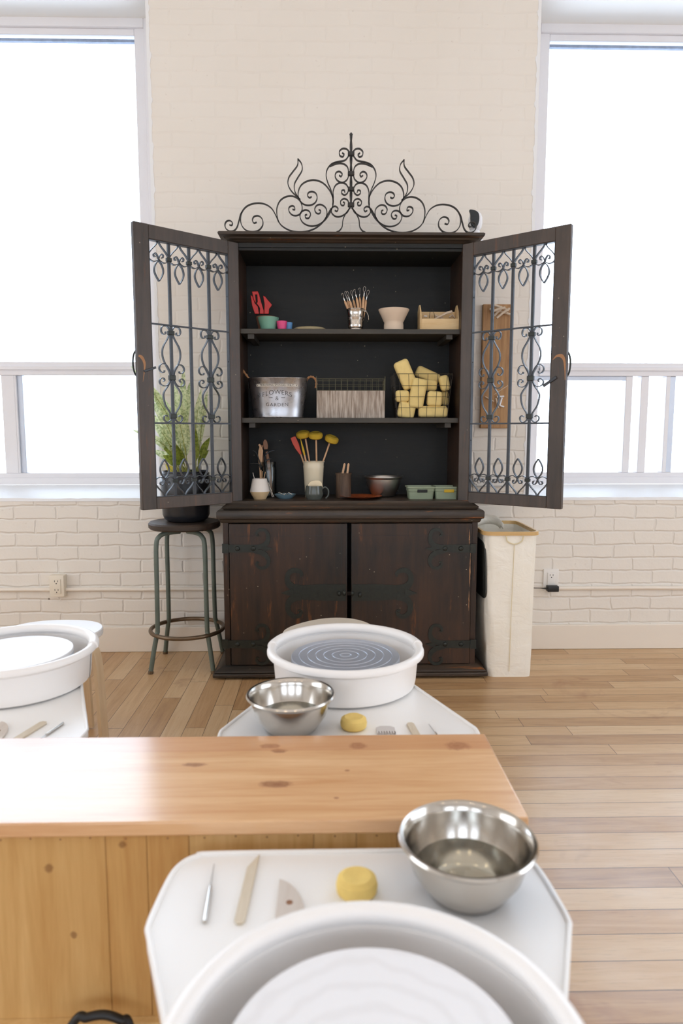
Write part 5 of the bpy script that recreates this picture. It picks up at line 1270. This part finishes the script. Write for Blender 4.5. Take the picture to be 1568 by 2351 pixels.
# tools: flat shapes lying on the tables
def flat(name, P, z, th, mat, lab, cat='pottery tool', hole=None, bevel=0.0008):
    return tag(MB().prism(P, z, z + th).build(name, mat, bevel=bevel), lab, cat)
ZT5 = 0.498
def knife(A, B, wd, lab):      # A pointed end, B rounded end
    A, B = Vector(A), Vector(B); d = (B - A).normalized(); s = Vector((-d.y, d.x)); L = (B - A).length
    P = [A + s*wd*0.5, A + d*0.035 - s*wd*0.5, B - d*0.006 - s*wd*0.5, B - s*wd*0.25, B + s*wd*0.25, B - d*0.006 + s*wd*0.5]
    return flat('wooden_knife', [(p.x, p.y) for p in P], ZT5, 0.004, M['kneewood'], lab)
def needle(A, B, lab):
    A, B = Vector((*A, ZT5 + 0.0032)), Vector((*B, ZT5 + 0.0032)); t = thing('needle_tool', lab, 'pottery tool', tuple(B))
    c = A.lerp(B, 0.42)
    MB().tube([c, c.lerp(B, .15), B], [0.0026, 0.0032, 0.0032], 12).build('tool_handle', M['steel'], t)
    MB().tube([A, c], [0.0006, 0.0012], 6).build('needle', M['steel_dull'], t)
needle((-0.186, 1.045), (-0.178, 0.912), 'steel needle tool, leftmost on the nearest wheel table')
knife((-0.122, 1.070), (-0.128, 0.908), 0.016, 'pale wooden knife beside the needle tool on the nearest wheel table')
def rib(x, y, s, lab, hole_c=None):
    P = [(x, y)]
    for k in range(13):
        a = R(90*k/12); P.append((x + 0.050*math.sin(a)*s, y + 0.085*math.cos(a) - 0.0))
    P = [(x, y - 0.02)] + [(x + s*0.046*math.sin(R(9*k)), y + 0.085*math.cos(R(9*k)) - 0.02*(k/10)) for k in range(11)]
    t = thing('wooden_rib', lab, 'pottery tool', (x + 0.02*s, y + 0.03, ZT5))
    MB().prism(P, ZT5, ZT5 + 0.005).build('rib_blade', M['ribwood'], t, bevel=0.0008)
    MB().lathe([(0, 0.0003), (0.0052, 0.0003), (0.0052, 0)], (x + 0.019*s, y + 0.030, ZT5 + 0.005), 16).build('rib_hole', M['darkwood'], t, label='dark round hole')
rib(-0.077, 0.918, 1, 'pale wooden rib with a hole, half hidden by the nearest basin')
def comb(x, y, lab):
    P = []; n = 7
    for k in range(n):
        x0_ = x - 0.022 + 0.044*k/n; P += [(x0_, y - 0.018), (x0_ + 0.004, y - 0.018), (x0_ + 0.004, y - 0.008), (x0_ + 0.0063, y - 0.008)]
    P += [(x + 0.022, y - 0.018), (x + 0.022, y + 0.012), (x + 0.012, y + 0.020), (x - 0.012, y + 0.020), (x - 0.022, y + 0.012)]
    return flat('comb_tool', P, ZT5, 0.004, M['clear_rib'], lab, bevel=0.0)
comb(0.137, 1.545, 'grey toothed comb tool on the wheel table beyond the bench')
knife((0.212, 1.470), (0.199, 1.585), 0.018, 'pale wooden knife right of the comb tool beyond the bench')
needle((0.244, 1.575), (0.262, 1.46), 'thin needle tool, rightmost on the wheel table beyond the bench')
rib(-0.795, 1.525, 1, 'flat rib with a hole on the left wheel table')
knife((-0.730, 1.46), (-0.690, 1.610), 0.020, 'pale wooden knife on the left wheel table')
needle((-0.668, 1.49), (-0.642, 1.60), 'needle tool beside the edge of the left wheel table')

# ------------------------------------------------------------------ bentwood stools
def make_seat(mat, loc, rz, lab, e):
    t = thing('bentwood_stool', lab, 'stool', (*loc, 0), rz)
    Mt = world_of(t)
    def o(k):
        P = []
        for i in range(60):
            a = 2*PI*i/60; r = k*(1 + e*math.cos(3*a)); P.append((r*math.cos(a), r*math.sin(a)))
        return P
    MB().prism(o(0.178), 0.442, 0.468, Mt).build('seat', mat, t, bevel=0.004)
    for q in range(4):
        a = R(45 + 90*q); Ml = Mt @ Matrix.Rotation(a, 4, 'Z')
        C_ = catmull([(0.03, 0.434), (0.13, 0.434), (0.172, 0.424), (0.194, 0.385), (0.200, 0.30), (0.212, 0.0)], 6) if False else catmull([Vector(p) for p in ((0.03, 0.434, 0), (0.13, 0.434, 0), (0.172, 0.424, 0), (0.192, 0.388, 0), (0.200, 0.30, 0), (0.206, 0.15, 0), (0.212, 0.007, 0))], 6)
        MB().ribbon([(p.x, p.y) for p in C_], 0.015, -0.021, 0.021, M=Ml).build('leg', M['birch'], t, bevel=0.001)
    return t
make_seat(M['seat_cream'], (0.02, 2.475), R(75), 'bentwood stool with pale seat between the wheel and the cabinet', 0.06)
make_seat(M['seat_white'], (-1.03, 2.485), R(30), 'bentwood stool with white seat behind the left pottery wheel', 0.06)
